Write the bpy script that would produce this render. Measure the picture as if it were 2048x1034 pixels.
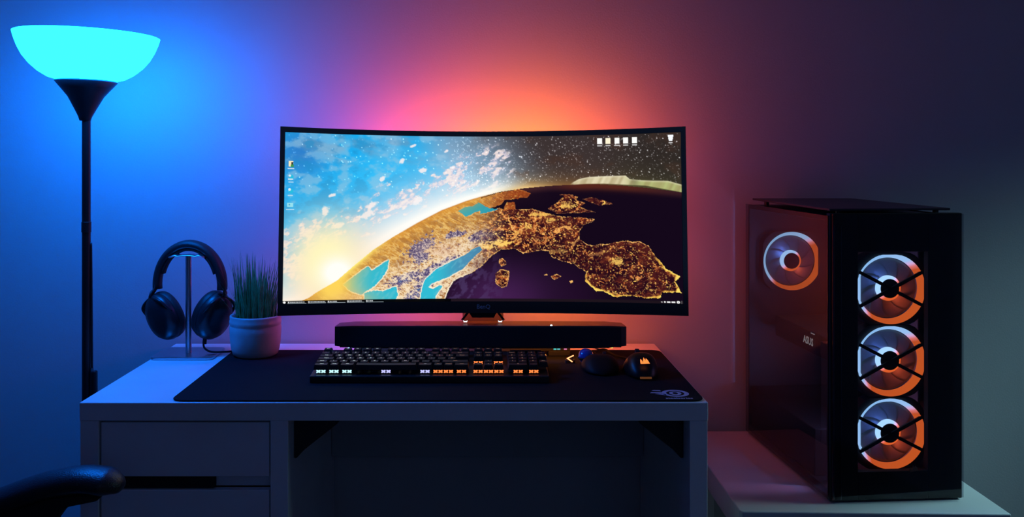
import bpy, bmesh, math, random
import numpy as np
from mathutils import Vector, Matrix, Euler

for o in list(bpy.data.objects):
    bpy.data.objects.remove(o, do_unlink=True)
S = bpy.context.scene
COL = S.collection
PI = math.pi
R = math.radians

# =====================================================================
#  camera, world, fill light, exposure
# =====================================================================
FPX = 1858.0                                    # focal length in pixels of the 2048 px frame
cam_d = bpy.data.cameras.new('camera')
cam_d.sensor_width = 36.0
cam_d.lens = 36.0 * FPX / 2048.0
cam_d.shift_x = (1024 - 966) / 2048.0
cam_d.shift_y = -(517 - 312) / 2048.0
cam_d.clip_start = 0.05
cam = bpy.data.objects.new('camera', cam_d)
COL.objects.link(cam)
CAM_Y, CAM_Z = -2.07, 1.166
cam.location = (0, CAM_Y, CAM_Z)
cam.rotation_euler = (R(90), 0, 0)
S.camera = cam

S.view_settings.view_transform = 'Standard'
S.view_settings.look = 'None'
S.view_settings.gamma = 1.0
S.view_settings.use_curve_mapping = False
S.view_settings.exposure = 0.0
S.cycles.use_denoising = True
S.cycles.max_bounces = 8
S.cycles.sample_clamp_indirect = 4.0

W = bpy.data.worlds.new('dusk'); S.world = W
W.use_nodes = True
bg = W.node_tree.nodes['Background']
bg.inputs['Color'].default_value = (0.10, 0.22, 0.42, 1)
bg.inputs['Strength'].default_value = 0.25

def area_light(name, loc, rot, sx, sy, color, power, spread=180):
    l = bpy.data.lights.new(name, 'AREA'); l.shape = 'RECTANGLE'; l.size = sx; l.size_y = sy
    l.color = color; l.energy = power; l.spread = R(spread)
    o = bpy.data.objects.new(name, l); COL.objects.link(o)
    o.location = loc; o.rotation_euler = rot
    return o
# added cool fill from behind the camera and the right, set at unseen windows
area_light('added_dusk_fill', (0.5, -3.17, 1.45), (R(90), 0, 0), 1.5, 1.1, (0.26, 0.40, 1.0), 1.05)
area_light('added_side_fill', (1.70, -0.42, 1.27), (0, R(42), 0), 0.40, 0.46, (0.42, 0.86, 0.94), 1.9, 72)

# =====================================================================
#  materials
# =====================================================================
MATS = {}
def mat(name, color, rough=0.5, metal=0.0, bump=0.0, bscale=400.0, vary=0.0, vscale=8.0, spec=0.5, coat=0.0, trans=0.0, sheen=0.0):
    if name in MATS: return MATS[name]
    m = bpy.data.materials.new(name); m.use_nodes = True
    nt = m.node_tree; b = nt.nodes['Principled BSDF']
    b.inputs['Roughness'].default_value = rough; b.inputs['Metallic'].default_value = metal
    b.inputs['Specular IOR Level'].default_value = spec
    if coat: b.inputs['Coat Weight'].default_value = coat; b.inputs['Coat Roughness'].default_value = 0.08
    if sheen: b.inputs['Sheen Weight'].default_value = sheen
    c = (*color, 1)
    tc = nt.nodes.new('ShaderNodeTexCoord')
    n = nt.nodes.new('ShaderNodeTexNoise'); n.inputs['Scale'].default_value = vscale; n.inputs['Detail'].default_value = 4
    nt.links.new(tc.outputs['Object'], n.inputs['Vector'])
    r = nt.nodes.new('ShaderNodeValToRGB')
    v = vary if vary else 0.04
    r.color_ramp.elements[0].position = .3; r.color_ramp.elements[1].position = .7
    r.color_ramp.elements[0].color = (*[k * (1 - v) for k in color], 1)
    r.color_ramp.elements[1].color = (*[min(1, k * (1 + v)) for k in color], 1)
    nt.links.new(n.outputs['Fac'], r.inputs['Fac']); nt.links.new(r.outputs['Color'], b.inputs['Base Color'])
    if bump:
        n2 = nt.nodes.new('ShaderNodeTexNoise'); n2.inputs['Scale'].default_value = bscale; n2.inputs['Detail'].default_value = 3
        nt.links.new(tc.outputs['Object'], n2.inputs['Vector'])
        bp = nt.nodes.new('ShaderNodeBump'); bp.inputs['Strength'].default_value = bump; bp.inputs['Distance'].default_value = 0.002
        nt.links.new(n2.outputs['Fac'], bp.inputs['Height']); nt.links.new(bp.outputs['Normal'], b.inputs['Normal'])
    MATS[name] = m
    return m

def emit(name, color, strength):
    if name in MATS: return MATS[name]
    m = bpy.data.materials.new(name); m.use_nodes = True
    nt = m.node_tree; nt.nodes.clear()
    o = nt.nodes.new('ShaderNodeOutputMaterial'); e = nt.nodes.new('ShaderNodeEmission')
    e.inputs['Color'].default_value = (*color, 1); e.inputs['Strength'].default_value = strength
    nt.links.new(e.outputs[0], o.inputs['Surface'])
    MATS[name] = m
    return m

def emit_ramp(name, axis, lo, hi, stops, strength):
    """light whose colour runs along an axis of its own object (an addressable LED strip or ring)"""
    m = bpy.data.materials.new(name); m.use_nodes = True
    nt = m.node_tree; nt.nodes.clear()
    o = nt.nodes.new('ShaderNodeOutputMaterial'); e = nt.nodes.new('ShaderNodeEmission')
    tc = nt.nodes.new('ShaderNodeTexCoord')
    d = nt.nodes.new('ShaderNodeVectorMath'); d.operation = 'DOT_PRODUCT'; d.inputs[1].default_value = axis
    mr = nt.nodes.new('ShaderNodeMapRange'); mr.inputs['From Min'].default_value = lo; mr.inputs['From Max'].default_value = hi
    rp = nt.nodes.new('ShaderNodeValToRGB')
    while len(rp.color_ramp.elements) < len(stops): rp.color_ramp.elements.new(0.5)
    for el, (p, c) in zip(rp.color_ramp.elements, stops): el.position = p; el.color = (*c, 1)
    nt.links.new(tc.outputs['Object'], d.inputs[0]); nt.links.new(d.outputs['Value'], mr.inputs['Value'])
    nt.links.new(mr.outputs['Result'], rp.inputs['Fac']); nt.links.new(rp.outputs['Color'], e.inputs['Color'])
    e.inputs['Strength'].default_value = strength
    nt.links.new(e.outputs[0], o.inputs['Surface'])
    MATS[name] = m
    return m

def smoked_glass(name, tint, gloss_rough=0.02):
    m = bpy.data.materials.new(name); m.use_nodes = True
    nt = m.node_tree; nt.nodes.clear()
    o = nt.nodes.new('ShaderNodeOutputMaterial')
    t = nt.nodes.new('ShaderNodeBsdfTransparent'); t.inputs['Color'].default_value = (*tint, 1)
    g = nt.nodes.new('ShaderNodeBsdfGlossy'); g.inputs['Roughness'].default_value = gloss_rough
    f = nt.nodes.new('ShaderNodeFresnel'); f.inputs['IOR'].default_value = 1.58
    x = nt.nodes.new('ShaderNodeMixShader')
    ge = nt.nodes.new('ShaderNodeNewGeometry'); iv = nt.nodes.new('ShaderNodeMath'); iv.operation = 'SUBTRACT'; iv.inputs[0].default_value = 1
    mu = nt.nodes.new('ShaderNodeMath'); mu.operation = 'MULTIPLY'       # reflect on the outer face only
    nt.links.new(ge.outputs['Backfacing'], iv.inputs[1]); nt.links.new(iv.outputs[0], mu.inputs[0]); nt.links.new(f.outputs[0], mu.inputs[1])
    nt.links.new(mu.outputs[0], x.inputs[0]); nt.links.new(t.outputs[0], x.inputs[1]); nt.links.new(g.outputs[0], x.inputs[2])
    nt.links.new(x.outputs[0], o.inputs['Surface'])
    MATS[name] = m
    return m

# =====================================================================
#  building helpers
# =====================================================================
MW = {}
class MB:
    """collects shapes, then links them as ONE mesh object"""
    def __init__(s): s.v = []; s.f = []; s.mi = []; s.sm = []
    def add(s, vs, fs, mi=0, smooth=False):
        b = len(s.v); s.v += [Vector(v) for v in vs]
        for f in fs: s.f.append(tuple(b + i for i in f)); s.mi.append(mi); s.sm.append(smooth)
        return s
    def box(s, x0, x1, y0, y1, z0, z1, mi=0):
        return s.add([(x0, y0, z0), (x1, y0, z0), (x1, y1, z0), (x0, y1, z0), (x0, y0, z1), (x1, y0, z1), (x1, y1, z1), (x0, y1, z1)],
                     [(3, 2, 1, 0), (4, 5, 6, 7), (0, 1, 5, 4), (1, 2, 6, 5), (2, 3, 7, 6), (3, 0, 4, 7)], mi)
    def prism(s, pts, a0, a1, axis='z', mi=0):
        """extrude a 2D outline along an axis; outline axes: z->(x,y)  y->(x,z)  x->(y,z)"""
        def p(u, v, w): return {'z': (u, v, w), 'y': (u, w, v), 'x': (w, u, v)}[axis]
        n = len(pts)
        vs = [p(u, v, a0) for u, v in pts] + [p(u, v, a1) for u, v in pts]
        ar = sum(pts[i][0] * pts[(i + 1) % n][1] - pts[(i + 1) % n][0] * pts[i][1] for i in range(n))
        flip = (ar < 0) ^ (axis == 'y')
        fs = [tuple(range(n))[::-1], tuple(range(n, 2 * n))] + [(i, (i + 1) % n, n + (i + 1) % n, n + i) for i in range(n)]
        if flip: fs = [f[::-1] for f in fs]
        return s.add(vs, fs, mi)
    def lathe(s, prof, c=(0, 0, 0), n=48, mi=0, axis='z', smooth=True, close=False):
        vs = []; fs = []
        def p(r, h, t):
            a, b = r * math.cos(t), r * math.sin(t)
            v = {'z': (a, b, h), 'y': (b, h, a), 'x': (h, a, b)}[axis]
            return (v[0] + c[0], v[1] + c[1], v[2] + c[2])
        k = len(prof)
        for j in range(n):
            for r, h in prof: vs.append(p(max(r, 1e-5), h, 2 * PI * j / n))
        for j in range(n):
            for i in range(k - 1 if not close else k):
                a = j * k + i; b = j * k + (i + 1) % k; c2 = ((j + 1) % n) * k + (i + 1) % k; d = ((j + 1) % n) * k + i
                fs.append((a, d, c2, b))
        return s.add(vs, fs, mi, smooth)
    def cyl(s, c, r, h, n=32, axis='z', mi=0, bev=0.0):
        b = bev or min(r, h) * .04
        return s.lathe([(0, 0), (r - b, 0), (r, b), (r, h - b), (r - b, h), (0, h)], c, n, mi, axis, smooth=False)
    def tube(s, pts, rad, n=10, mi=0, ry=None, cap=True, up=(0, 0, 1)):
        """sweep an (elliptical) section along points; rad scalar or per point"""
        P = [Vector(p) for p in pts]; m = len(P)
        rs = rad if isinstance(rad, (list, tuple)) else [rad] * m
        r2 = ry if isinstance(ry, (list, tuple)) else ([ry] * m if ry else rs)
        vs = []; prev = None
        for i, p in enumerate(P):
            t = (P[min(i + 1, m - 1)] - P[max(i - 1, 0)]).normalized()
            if prev is None:
                u = Vector(up)
                if abs(u.dot(t)) > .95: u = Vector((1, 0, 0)) if abs(t.x) < .9 else Vector((0, 1, 0))
            else: u = prev
            side = t.cross(u).normalized(); u = side.cross(t).normalized(); prev = u
            for j in range(n):
                a = 2 * PI * j / n
                vs.append(p + side * math.cos(a) * rs[i] + u * math.sin(a) * r2[i])
        fs = []
        for i in range(m - 1):
            for j in range(n):
                a = i * n + j; b = i * n + (j + 1) % n
                fs.append((a, b, b + n, a + n))
        if cap: fs += [tuple(range(n))[::-1], tuple(range((m - 1) * n, m * n))]
        return s.add(vs, fs, mi, True)
    def ico(s, c, r, mi=0, sub=3, sc=(1, 1, 1)):
        bm = bmesh.new(); bmesh.ops.create_icosphere(bm, subdivisions=sub, radius=1)
        vs = [(v.co.x * r * sc[0] + c[0], v.co.y * r * sc[1] + c[1], v.co.z * r * sc[2] + c[2]) for v in bm.verts]
        fs = [tuple(v.index for v in f.verts) for f in bm.faces]
        bm.free(); return s.add(vs, fs, mi, True)
    def xf(s, M):
        s.v = [M @ v for v in s.v]; return s
    def build(s, name, mats, parent=None, world=True, loc=None, rot=None, bevel=0.0, seg=2, subsurf=0, sharp=None, kind=None, label=None):
        me = bpy.data.meshes.new(name)
        base = MW[parent] if parent else Matrix.Identity(4)
        own = base
        if loc is not None or rot is not None:
            own = base @ Matrix.Translation(loc or (0, 0, 0)) @ Euler(rot or (0, 0, 0)).to_matrix().to_4x4()
        vs = s.v
        if world and (parent is not None): inv = own.inverted(); vs = [inv @ v for v in vs]
        me.from_pydata([tuple(v) for v in vs], [], s.f)
        me.polygons.foreach_set('material_index', s.mi); me.polygons.foreach_set('use_smooth', s.sm)
        for m in (mats if isinstance(mats, (list, tuple)) else [mats]): me.materials.append(m)
        me.validate(); me.update()
        o = bpy.data.objects.new(name, me); COL.objects.link(o)
        if parent: o.parent = parent
        if loc is not None: o.location = loc
        if rot is not None: o.rotation_euler = rot
        MW[o] = own
        if bevel:
            b = o.modifiers.new('bevel', 'BEVEL'); b.width = bevel; b.segments = seg; b.limit_method = 'ANGLE'; b.angle_limit = R(35)
            b.harden_normals = False
        if subsurf:
            b = o.modifiers.new('subdivision', 'SUBSURF'); b.levels = subsurf; b.render_levels = subsurf
        if kind: o['kind'] = kind
        if label: o['label'] = label
        return o

def thing(name, label, cat, loc=(0, 0, 0), rotz=0, group=None):
    o = bpy.data.objects.new(name, None); COL.objects.link(o)
    o.location = loc; o.rotation_euler = (0, 0, rotz); o.empty_display_size = .05
    o['label'] = label; o['category'] = cat
    if group: o['group'] = group
    MW[o] = Matrix.Translation(loc) @ Matrix.Rotation(rotz, 4, 'Z')
    return o
def tag(o, label, cat):
    o['label'] = label; o['category'] = cat; return o
def struct(name, mb, m, **k): return mb.build(name, m, kind='structure', **k)

def spline(pts, n=8):
    """Catmull-Rom through points"""
    P = [Vector(p) for p in pts]; out = []
    for i in range(len(P) - 1):
        a = P[max(i - 1, 0)]; b = P[i]; c = P[i + 1]; d = P[min(i + 2, len(P) - 1)]
        for k in range(n):
            t = k / n
            out.append(.5 * ((2 * b) + (c - a) * t + (2 * a - 5 * b + 4 * c - d) * t * t + (3 * b - a - 3 * c + d) * t ** 3))
    out.append(P[-1]); return out

def text_shape(txt, size, bold=0.0, res=2):
    c = bpy.data.curves.new('t', 'FONT'); c.body = txt; c.size = size; c.align_x = 'CENTER'; c.align_y = 'CENTER'
    c.resolution_u = res; c.offset = bold
    o = bpy.data.objects.new('t', c)
    me = bpy.data.meshes.new_from_object(o)
    vs = [v.co.copy() for v in me.vertices]; fs = [tuple(p.vertices) for p in me.polygons]
    bpy.data.objects.remove(o); bpy.data.curves.remove(c); bpy.data.meshes.remove(me)
    return vs, fs
def frame(o, ex, ey):
    """matrix taking a flat shape's x,y to directions ex, ey at o"""
    ex = Vector(ex).normalized(); ey = Vector(ey).normalized(); ez = ex.cross(ey)
    m = Matrix((ex, ey, ez)).transposed().to_4x4(); m.translation = Vector(o); return m

# ---------- desktop wallpaper: the earth from orbit, day on the left, night on the right ----------
def paint_screen(W=812, H=342):
    rng = np.random.RandomState(7)
    X, Y = np.meshgrid(560 + (np.arange(W) + .5) * 812 / W, 262 + (np.arange(H) + .5) * 342 / H)

    def vnoise(x, y, seed):
        xi = np.floor(x).astype(np.int64); yi = np.floor(y).astype(np.int64)
        fx = x - xi; fy = y - yi
        fx = fx * fx * (3 - 2 * fx); fy = fy * fy * (3 - 2 * fy)
        def h(a, b):
            n = (a * 374761393 + b * 668265263 + seed * 974634777) & 0x7fffffff
            n = ((n ^ (n >> 13)) * 1274126177) & 0x7fffffff
            return ((n ^ (n >> 16)) & 0xffff) / 65535.
        return (h(xi, yi) * (1 - fx) + h(xi + 1, yi) * fx) * (1 - fy) + (h(xi, yi + 1) * (1 - fx) + h(xi + 1, yi + 1) * fx) * fy

    def fbm(x, y, seed, octs=4):
        s = 0; a = .5; t = 0
        for k in range(octs):
            s = s + a * vnoise(x + 31 * k, y + 17 * k, seed + k); t += a; a *= .55
            x, y = 1.6 * x + 1.2 * y, 1.6 * y - 1.2 * x
        return s / t

    def ridge(x, y, seed, octs=3):
        s = 0; a = .5; t = 0
        for k in range(octs):
            s = s + a * (1 - np.abs(2 * vnoise(x + 13 * k, y + 7 * k, seed + k) - 1)); t += a; a *= .62
            x, y = 1.5 * x + 1.1 * y, 1.5 * y - 1.1 * x
        return s / t

    def st(a, b, v):
        t = np.clip((v - a) / (b - a), 0, 1); return t * t * (3 - 2 * t)

    def poly(pts, wob=0.0, seed=3):
        px, py = X, Y
        if wob:
            px = X + wob * (fbm(X / 6, Y / 6, seed) - .5) * 2
            py = Y + wob * (fbm(X / 6, Y / 6, seed + 50) - .5) * 2
        m = np.zeros(X.shape, bool)
        n = len(pts)
        for i in range(n):
            x0, y0 = pts[i]; x1, y1 = pts[(i + 1) % n]
            if y0 == y1: continue
            c = ((y0 > py) != (y1 > py)) & (px < (x1 - x0) * (py - y0) / (y1 - y0) + x0)
            m ^= c
        return m

    def blur(a, r, n=2):
        a = a.astype(float)
        for _ in range(n):
            for ax in (0, 1):
                p = np.pad(a, [(r + 1, r) if k == ax else (0, 0) for k in (0, 1)], mode='edge')
                c = np.cumsum(p, axis=ax)
                k = 2 * r + 1
                a = (c[k:, :] - c[:-k, :]) / k if ax == 0 else (c[:, k:] - c[:, :-k]) / k
        return a

    A = lambda L: [(540 + x / 2.584, 230 + y / 2.584) for x, y in L]       # left half of the picture
    B = lambda L: [(960 + x / 2.522, 230 + y / 2.522) for x, y in L]       # right half
    col = lambda *c: np.array(c, float) / 255.
    def mix(img, c, m):
        return img * (1 - m[..., None]) + (c if getattr(c, 'ndim', 1) == 3 else c[None, None, :]) * m[..., None]

    # the curve of the planet's limb
    lx = [560, 585, 598, 612, 625, 640, 655, 668, 700, 740, 780, 830, 880, 930, 960, 1000, 1050, 1100, 1150, 1200, 1250, 1300, 1372]
    ly = [612, 606, 598, 592, 583, 574, 566, 558, 530, 497, 471, 443, 417, 398, 389, 378, 370.5, 366, 363.5, 363, 366, 371, 381]
    limb = np.interp(X, lx, ly)
    h = limb - Y                                                            # height above the limb, in picture units
    # --- sky
    r = st(880, 1080, X + (Y - 300) * -.2)
    sky = mix(np.ones(X.shape + (3,)) * col(26, 170, 240), col(46, 128, 205), st(1, 0, np.hypot((X - 590) / 90, (Y - 300) / 90)))
    sky = mix(sky, col(30, 190, 255), .8 * np.exp(-(((X - 740) / 60) ** 2 + ((Y - 345) / 40) ** 2)))
    sky = mix(sky, col(20, 185, 255), .8 * np.exp(-(((X - 800) / 40) ** 2 + ((Y - 310) / 40) ** 2)))
    cl = fbm((X + Y * .6) / 60, (Y - X * .25) / 26, 11)
    sky = mix(sky, col(96, 150, 190), .75 * st(.45, .72, cl) * st(350, 290, Y))
    sky = mix(sky, col(150, 185, 215), .55 * np.exp(-(((X - 770) / 35) ** 2 + ((Y - 290) / 28) ** 2)) + .5 * np.exp(-(((X - 900) / 60) ** 2 + ((Y - 290) / 30) ** 2)))
    sky = mix(sky, col(118, 150, 182), .8 * st(830, 930, X + (300 - Y) * .8))
    sky = mix(sky, col(100, 112, 128), .8 * st(900, 1010, X + (300 - Y) * .8))
    sky = mix(sky, col(60, 50, 50), st(970, 1110, X + (300 - Y) * .6))
    sky = mix(sky, col(36, 32, 28), .6 * st(1150, 1350, X))
    sky = mix(sky, col(70, 48, 40), .5 * st(.5, .7, fbm(X / 40, Y / 26, 33)) * r)
    mott = fbm(X / 34, Y / 22, 301, 5)
    sky = mix(sky, col(150, 196, 226), .55 * st(.5, .68, mott) * st(1010, 930, X))
    sky = mix(sky, col(30, 140, 200), .5 * st(.48, .34, mott) * st(900, 700, X))
    # warm haze on the night side
    sky = mix(sky, col(150, 105, 55), .85 * np.exp(-np.clip(h, 0, None) / 16) * st(1000, 1060, X) * st(1420, 1080, X))
    sky = mix(sky, col(84, 88, 50), .6 * np.exp(-np.clip(h, 0, None) / 22) * st(1190, 1280, X))
    # white air glow on the day side
    g = np.exp(-np.clip(h, 0, None) / (24 + 22 * st(1000, 700, X)))
    sky = mix(sky, col(176, 212, 238), .95 * np.exp(-(np.clip(h, 0, None) / 95) ** 2) * st(1010, 900, X) * st(560, 680, X))
    # clouds in slanting streaks
    u_ = (X * .86 - Y * .5); v_ = (X * .5 + Y * .86)
    c1 = .62 * fbm(u_ / 15, v_ / 8, 21, 5) + .38 * fbm(u_ / 50, v_ / 22, 25, 2)
    band = np.exp(-((h - (92 - (X - 600) * .10)) / 42.) ** 2) * st(1060, 980, X)
    band = np.maximum(band, np.exp(-(((X - 610) / 60) ** 2 + ((Y - 500) / 70) ** 2)))
    cm = st(.50, .56, c1 + .10 * (band - .75)) * st(.12, .5, band)
    wt = fbm(u_ / 9, v_ / 5, 41, 3)
    cm = cm * st(.36, .46, wt)
    ccol = col(208, 200, 222)[None, None] * (1 - st(.4, .7, wt)[..., None]) + col(255, 232, 226)[None, None] * st(.4, .7, wt)[..., None]
    sky = mix(sky, ccol, .9 * cm)
    sky = mix(sky, col(176, 190, 218), .45 * st(.42, .56, c1) * (1 - cm) * st(.2, .8, band))
    for cx_, cy_, rx_, ry_ in ((655, 387, 8, 4), (641, 418, 8, 10), (797, 314, 6, 6), (842, 333, 9, 5), (903, 327, 7, 3), (830, 397, 11, 9),
                               (890, 293, 5, 3), (820, 283, 7, 3), (757, 352, 7, 5), (667, 448, 12, 6), (728, 425, 16, 8), (738, 405, 12, 7)):
        q = np.hypot((X - cx_) / rx_, (Y - cy_ + .3 * (X - cx_)) / ry_) + (fbm(X / 5, Y / 5, 77) - .5) * 1.2
        sky = mix(sky, col(250, 238, 240), .9 * st(1.15, .6, q))
    sky = mix(sky, col(255, 255, 250), np.clip(g * 1.35, 0, 1) * st(1075, 985, X))
    sky = mix(sky, col(255, 214, 140), .9 * np.exp(-np.clip(h, 0, None) / 10) * np.exp(-((X - 1050) / 50.) ** 2))
    # stars
    stars = np.zeros(X.shape)
    def star(n, x0, x1, y0, y1, a0, a1, rad):
        for _ in range(n):
            sx = rng.uniform(x0, x1); sy = rng.uniform(y0, y1)
            i = int((sx - 560) * W / 812); j = int((sy - 262) * H / 342)
            if not (2 <= i < W - 3 and 2 <= j < H - 3): continue
            a = a0 + (a1 - a0) * rng.rand() ** 3
            ys, xs = np.mgrid[j - 2:j + 3, i - 2:i + 3]
            stars[j - 2:j + 3, i - 2:i + 3] += a * np.exp(-((xs - (sx - 560) * W / 812) ** 2 + (ys - (sy - 262) * H / 342) ** 2) / rad)
    star(210, 565, 960, 264, 380, .15, .9, .9)
    star(1500, 900, 1368, 264, 366, .12, .75, .55)
    star(90, 960, 1368, 264, 360, .6, 1.2, 1.0)
    smask = st(4, 18, h) * (1 - .6 * cm)
    sky = sky + (stars * smask)[..., None] * col(235, 240, 245)
    # --- the low sun
    d = np.hypot(X - 652, (Y - 545) * .95)
    sun_wide = np.exp(-(d / 104.) ** 2)
    sky = mix(sky, col(252, 226, 206), np.clip(1.15 * sun_wide, 0, 1))
    sky = mix(sky, col(255, 246, 190), np.clip(1.2 * np.exp(-(np.hypot((X - 648) / 62, (Y - 520) / 70)) ** 2), 0, 1))
    sky = mix(sky, col(255, 255, 248), np.clip(1.4 * np.exp(-(np.hypot((X - 668) / 34, (Y - 543) / 30)) ** 2), 0, 1))
    # --- the ground
    main = poly(A([(40, 1000), (-200, 1000), (-200, 900), (0, 300), (1110, 300)]) + B([(0, 400), (60, 470), (100, 460), (170, 465), (260, 462), (300, 470), (340, 480), (400, 500), (500, 507), (595, 515),
             (590, 530), (540, 545), (515, 580), (520, 620), (560, 650), (600, 650), (740, 630), (820, 628), (870, 650), (900, 700), (950, 760),
             (1025, 805), (1000, 830), (1030, 885), (930, 885), (925, 918), (850, 915), (760, 905), (690, 915), (640, 885), (600, 885), (545, 835),
             (550, 790), (490, 750), (430, 735), (370, 710), (360, 680), (290, 680), (225, 695), (180, 670), (110, 675), (60, 710), (0, 765)]) +
             A([(1040, 815), (960, 845), (930, 880), (900, 940), (890, 1000)]), 2.2)
    lakes = poly(A([(360, 870), (430, 820), (470, 790), (500, 790), (510, 800), (600, 742), (594, 790), (565, 840), (520, 885), (455, 925), (400, 905)]), 1.5)
    adri = poly(A([(760, 1000), (775, 900), (790, 850), (850, 795), (950, 745), (1010, 715), (1050, 685), (1085, 673), (1098, 692), (1050, 735), (1000, 790), (905, 842), (830, 870), (810, 890), (830, 900), (870, 880), (885, 885), (850, 935), (845, 1000)]), 1.2)
    small = poly(A([(470, 920), (520, 905), (570, 905), (640, 885), (650, 935), (600, 1000), (480, 1000)]), 2.5) | poly(A([(455, 800), (490, 775), (505, 790), (470, 812)]), 1)
    balt = poly(A([(965, 487), (1000, 465), (1045, 460), (1090, 430), (1150, 405), (1180, 420), (1150, 465), (1060, 492), (1010, 516), (990, 500)]), 1.5) | poly(B([(0, 415), (30, 425), (50, 460), (100, 465), (40, 480), (0, 490)]), 1.5)
    scan = poly(B([(-10, 425), (20, 402), (100, 375), (160, 368), (200, 357), (265, 380), (250, 400), (180, 412), (130, 415), (110, 440), (50, 460), (20, 445)]), 2) | poly(B([(140, 430), (180, 428), (185, 462), (120, 470)]), 2)
    uk = poly(B([(355, 462), (410, 425), (440, 395), (415, 388), (470, 388), (510, 400), (500, 415), (545, 432), (525, 455), (600, 480), (400, 487)]), 2)
    ire = poly(B([(533, 412), (580, 402), (640, 420), (690, 438), (620, 447), (580, 432)]), 2)
    isl = poly(B([(100, 725), (118, 718), (135, 735), (135, 752), (110, 762), (98, 745)]), 1) | poly(B([(80, 800), (110, 775), (152, 785), (150, 820), (138, 865), (112, 872), (80, 850)]), 1.5)
    isl |= poly(B([(365, 812), (400, 800), (422, 812), (385, 830)]), .8) | poly(B([(327, 808), (348, 798), (350, 806)]), .5) | poly(B([(462, 835), (482, 832), (482, 842), (470, 846)]), .5)
    nsea = (X > 960) & ~main & (Y < 560)
    land = (main & ~lakes & ~adri & ~small & ~balt) | scan | uk | ire | isl
    ground = h < 0
    # sea
    sea = mix(np.ones(X.shape + (3,)) * col(20, 8, 26), col(66, 30, 78), np.exp(-(((X - 1000) / 120) ** 2)) * st(470, 600, Y))
    sea = mix(sea, col(40, 14, 46), .8 * st(1060, 1200, X) * st(1250, 1100, X) * st(480, 600, Y))
    sea = mix(sea, col(70, 36, 40), .7 * st(-14, 0, h + 2) * st(1000, 1060, X) + .35 * st(1140, 1000, X) * st(420, 370, Y) * st(950, 1000, X))
    sea = mix(sea, col(96, 40, 26), .75 * np.exp(-(h + 3) ** 2 / 90.) * st(1100, 1170, X) * st(1380, 1240, X))
    sea = mix(sea, col(50, 180, 210), st(990, 930, X + (Y - 560) * -.2) * st(1, 0, (X > 985) * 1.) * ((Y < 480) | adri | lakes | small))
    bl = (balt | adri | lakes | small).astype(float)
    sea = mix(sea, col(48, 188, 212), bl * st(1010, 880, X + .0 * Y))
    sea = mix(sea, col(78, 138, 176), .9 * adri * st(860, 930, X)); sea = mix(sea, col(120, 200, 214), .35 * bl * st(.5, .75, fbm((X - Y) / 18, (X + Y) / 7, 411, 3))); sea = mix(sea, col(120, 190, 190), .6 * lakes * st(745, 700, X))
    sea = mix(sea, col(40, 170, 195), .9 * balt)
    sea = mix(sea, col(88, 72, 120), .5 * st(.45, .62, fbm((X + Y) / 13, (Y - X) / 22, 431, 4)) * st(1035, 930, X) * (bl < .5) * st(470, 520, Y))
    # land, day side
    q1 = ridge((X * .9 + Y * .4) / 11, (Y * .9 - X * .5) / 4.2, 61, 4)
    q2 = fbm((X + Y * .5) / 20, (Y - X * .5) / 7, 71, 4)
    qx = 7 * (fbm(X / 7, Y / 7, 191, 3) - .5); qy = 7 * (fbm(X / 7, Y / 7, 201, 3) - .5)
    q3 = ridge((X + qx) / 7.5, (Y + qy) / 5.5, 81, 3)
    q4 = ridge((X + qx + Y) / 4.2, (Y + qy - .6 * X) / 2.6, 85, 3)
    day = mix(np.ones(X.shape + (3,)) * col(206, 146, 66), col(244, 206, 128), .8 * st(.55, .8, q1))
    day = mix(day, col(150, 98, 54), .6 * st(.55, .35, q2))
    dd = -h
    day = mix(day, col(240, 214, 176), .85 * st(45, 105, dd) * st(.42, .6, q1))
    day = mix(day, col(128, 84, 92), .75 * st(55, 110, dd) * st(.50, .36, q4))
    day = mix(day, col(150, 92, 84), .6 * st(40, 100, dd) * st(.56, .42, q3))
    day = mix(day, col(150, 92, 60), .55 * st(.52, .36, q4)); day = mix(day, col(255, 232, 190), .6 * st(.72, .84, q4) * st(20, 70, dd))
    mtn = np.zeros(X.shape)
    for cx_, cy_, rx_, ry_, an in ((838, 492, 34, 13, -.55), (905, 467, 20, 7, -.2), (838, 512, 16, 12, -.2), (870, 535, 50, 10, -.5), (805, 556, 30, 10, -.4), (845, 570, 34, 13, -.7), (820, 592, 20, 10, -.4), (955, 470, 22, 9, -.5), (985, 470, 24, 12, 0)):
        c_, s_ = np.cos(an), np.sin(an)
        mtn = np.maximum(mtn, np.exp(-((((X - cx_) * c_ + (Y - cy_) * s_) / rx_) ** 2 + ((-(X - cx_) * s_ + (Y - cy_) * c_) / ry_) ** 2)))
    mt_ = st(.26, .5, mtn * 1.1 + (.60 - q3) * 1.1)
    day = mix(day, col(78, 70, 118), .93 * mt_)
    day = mix(day, col(236, 214, 206), .8 * mt_ * st(.68, .80, q4))
    day = mix(day, col(56, 40, 66), .6 * st(.5, .8, mtn + (fbm(X / 3, Y / 3, 95) - .5)) * st(.45, .3, q3))
    day = mix(day, col(250, 228, 196), .9 * st(.68, .80, q3) * st(40, 90, dd))
    day = mix(day, col(232, 196, 170), .7 * np.exp(-(((X - 880) / 34) ** 2 + ((Y - 497) / 16) ** 2)) * st(.45, .6, q3))
    day = mix(day, col(70, 120, 178), .7 * st(.55, .8, mtn) * st(545, 570, Y) * st(.6, .5, q3))
    # land, night side: webs of town light
    wx = 9 * (fbm(X / 9, Y / 8, 171, 3) - .5); wy = 7 * (fbm(X / 9, Y / 8, 181, 3) - .5)
    w1 = ridge((X + wx) / 11, (Y + wy) / 7, 101, 4)
    w2 = fbm(X / 26, Y / 18, 111, 3)
    w3 = vnoise(X / 2.2, Y / 2.0, 121)
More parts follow.
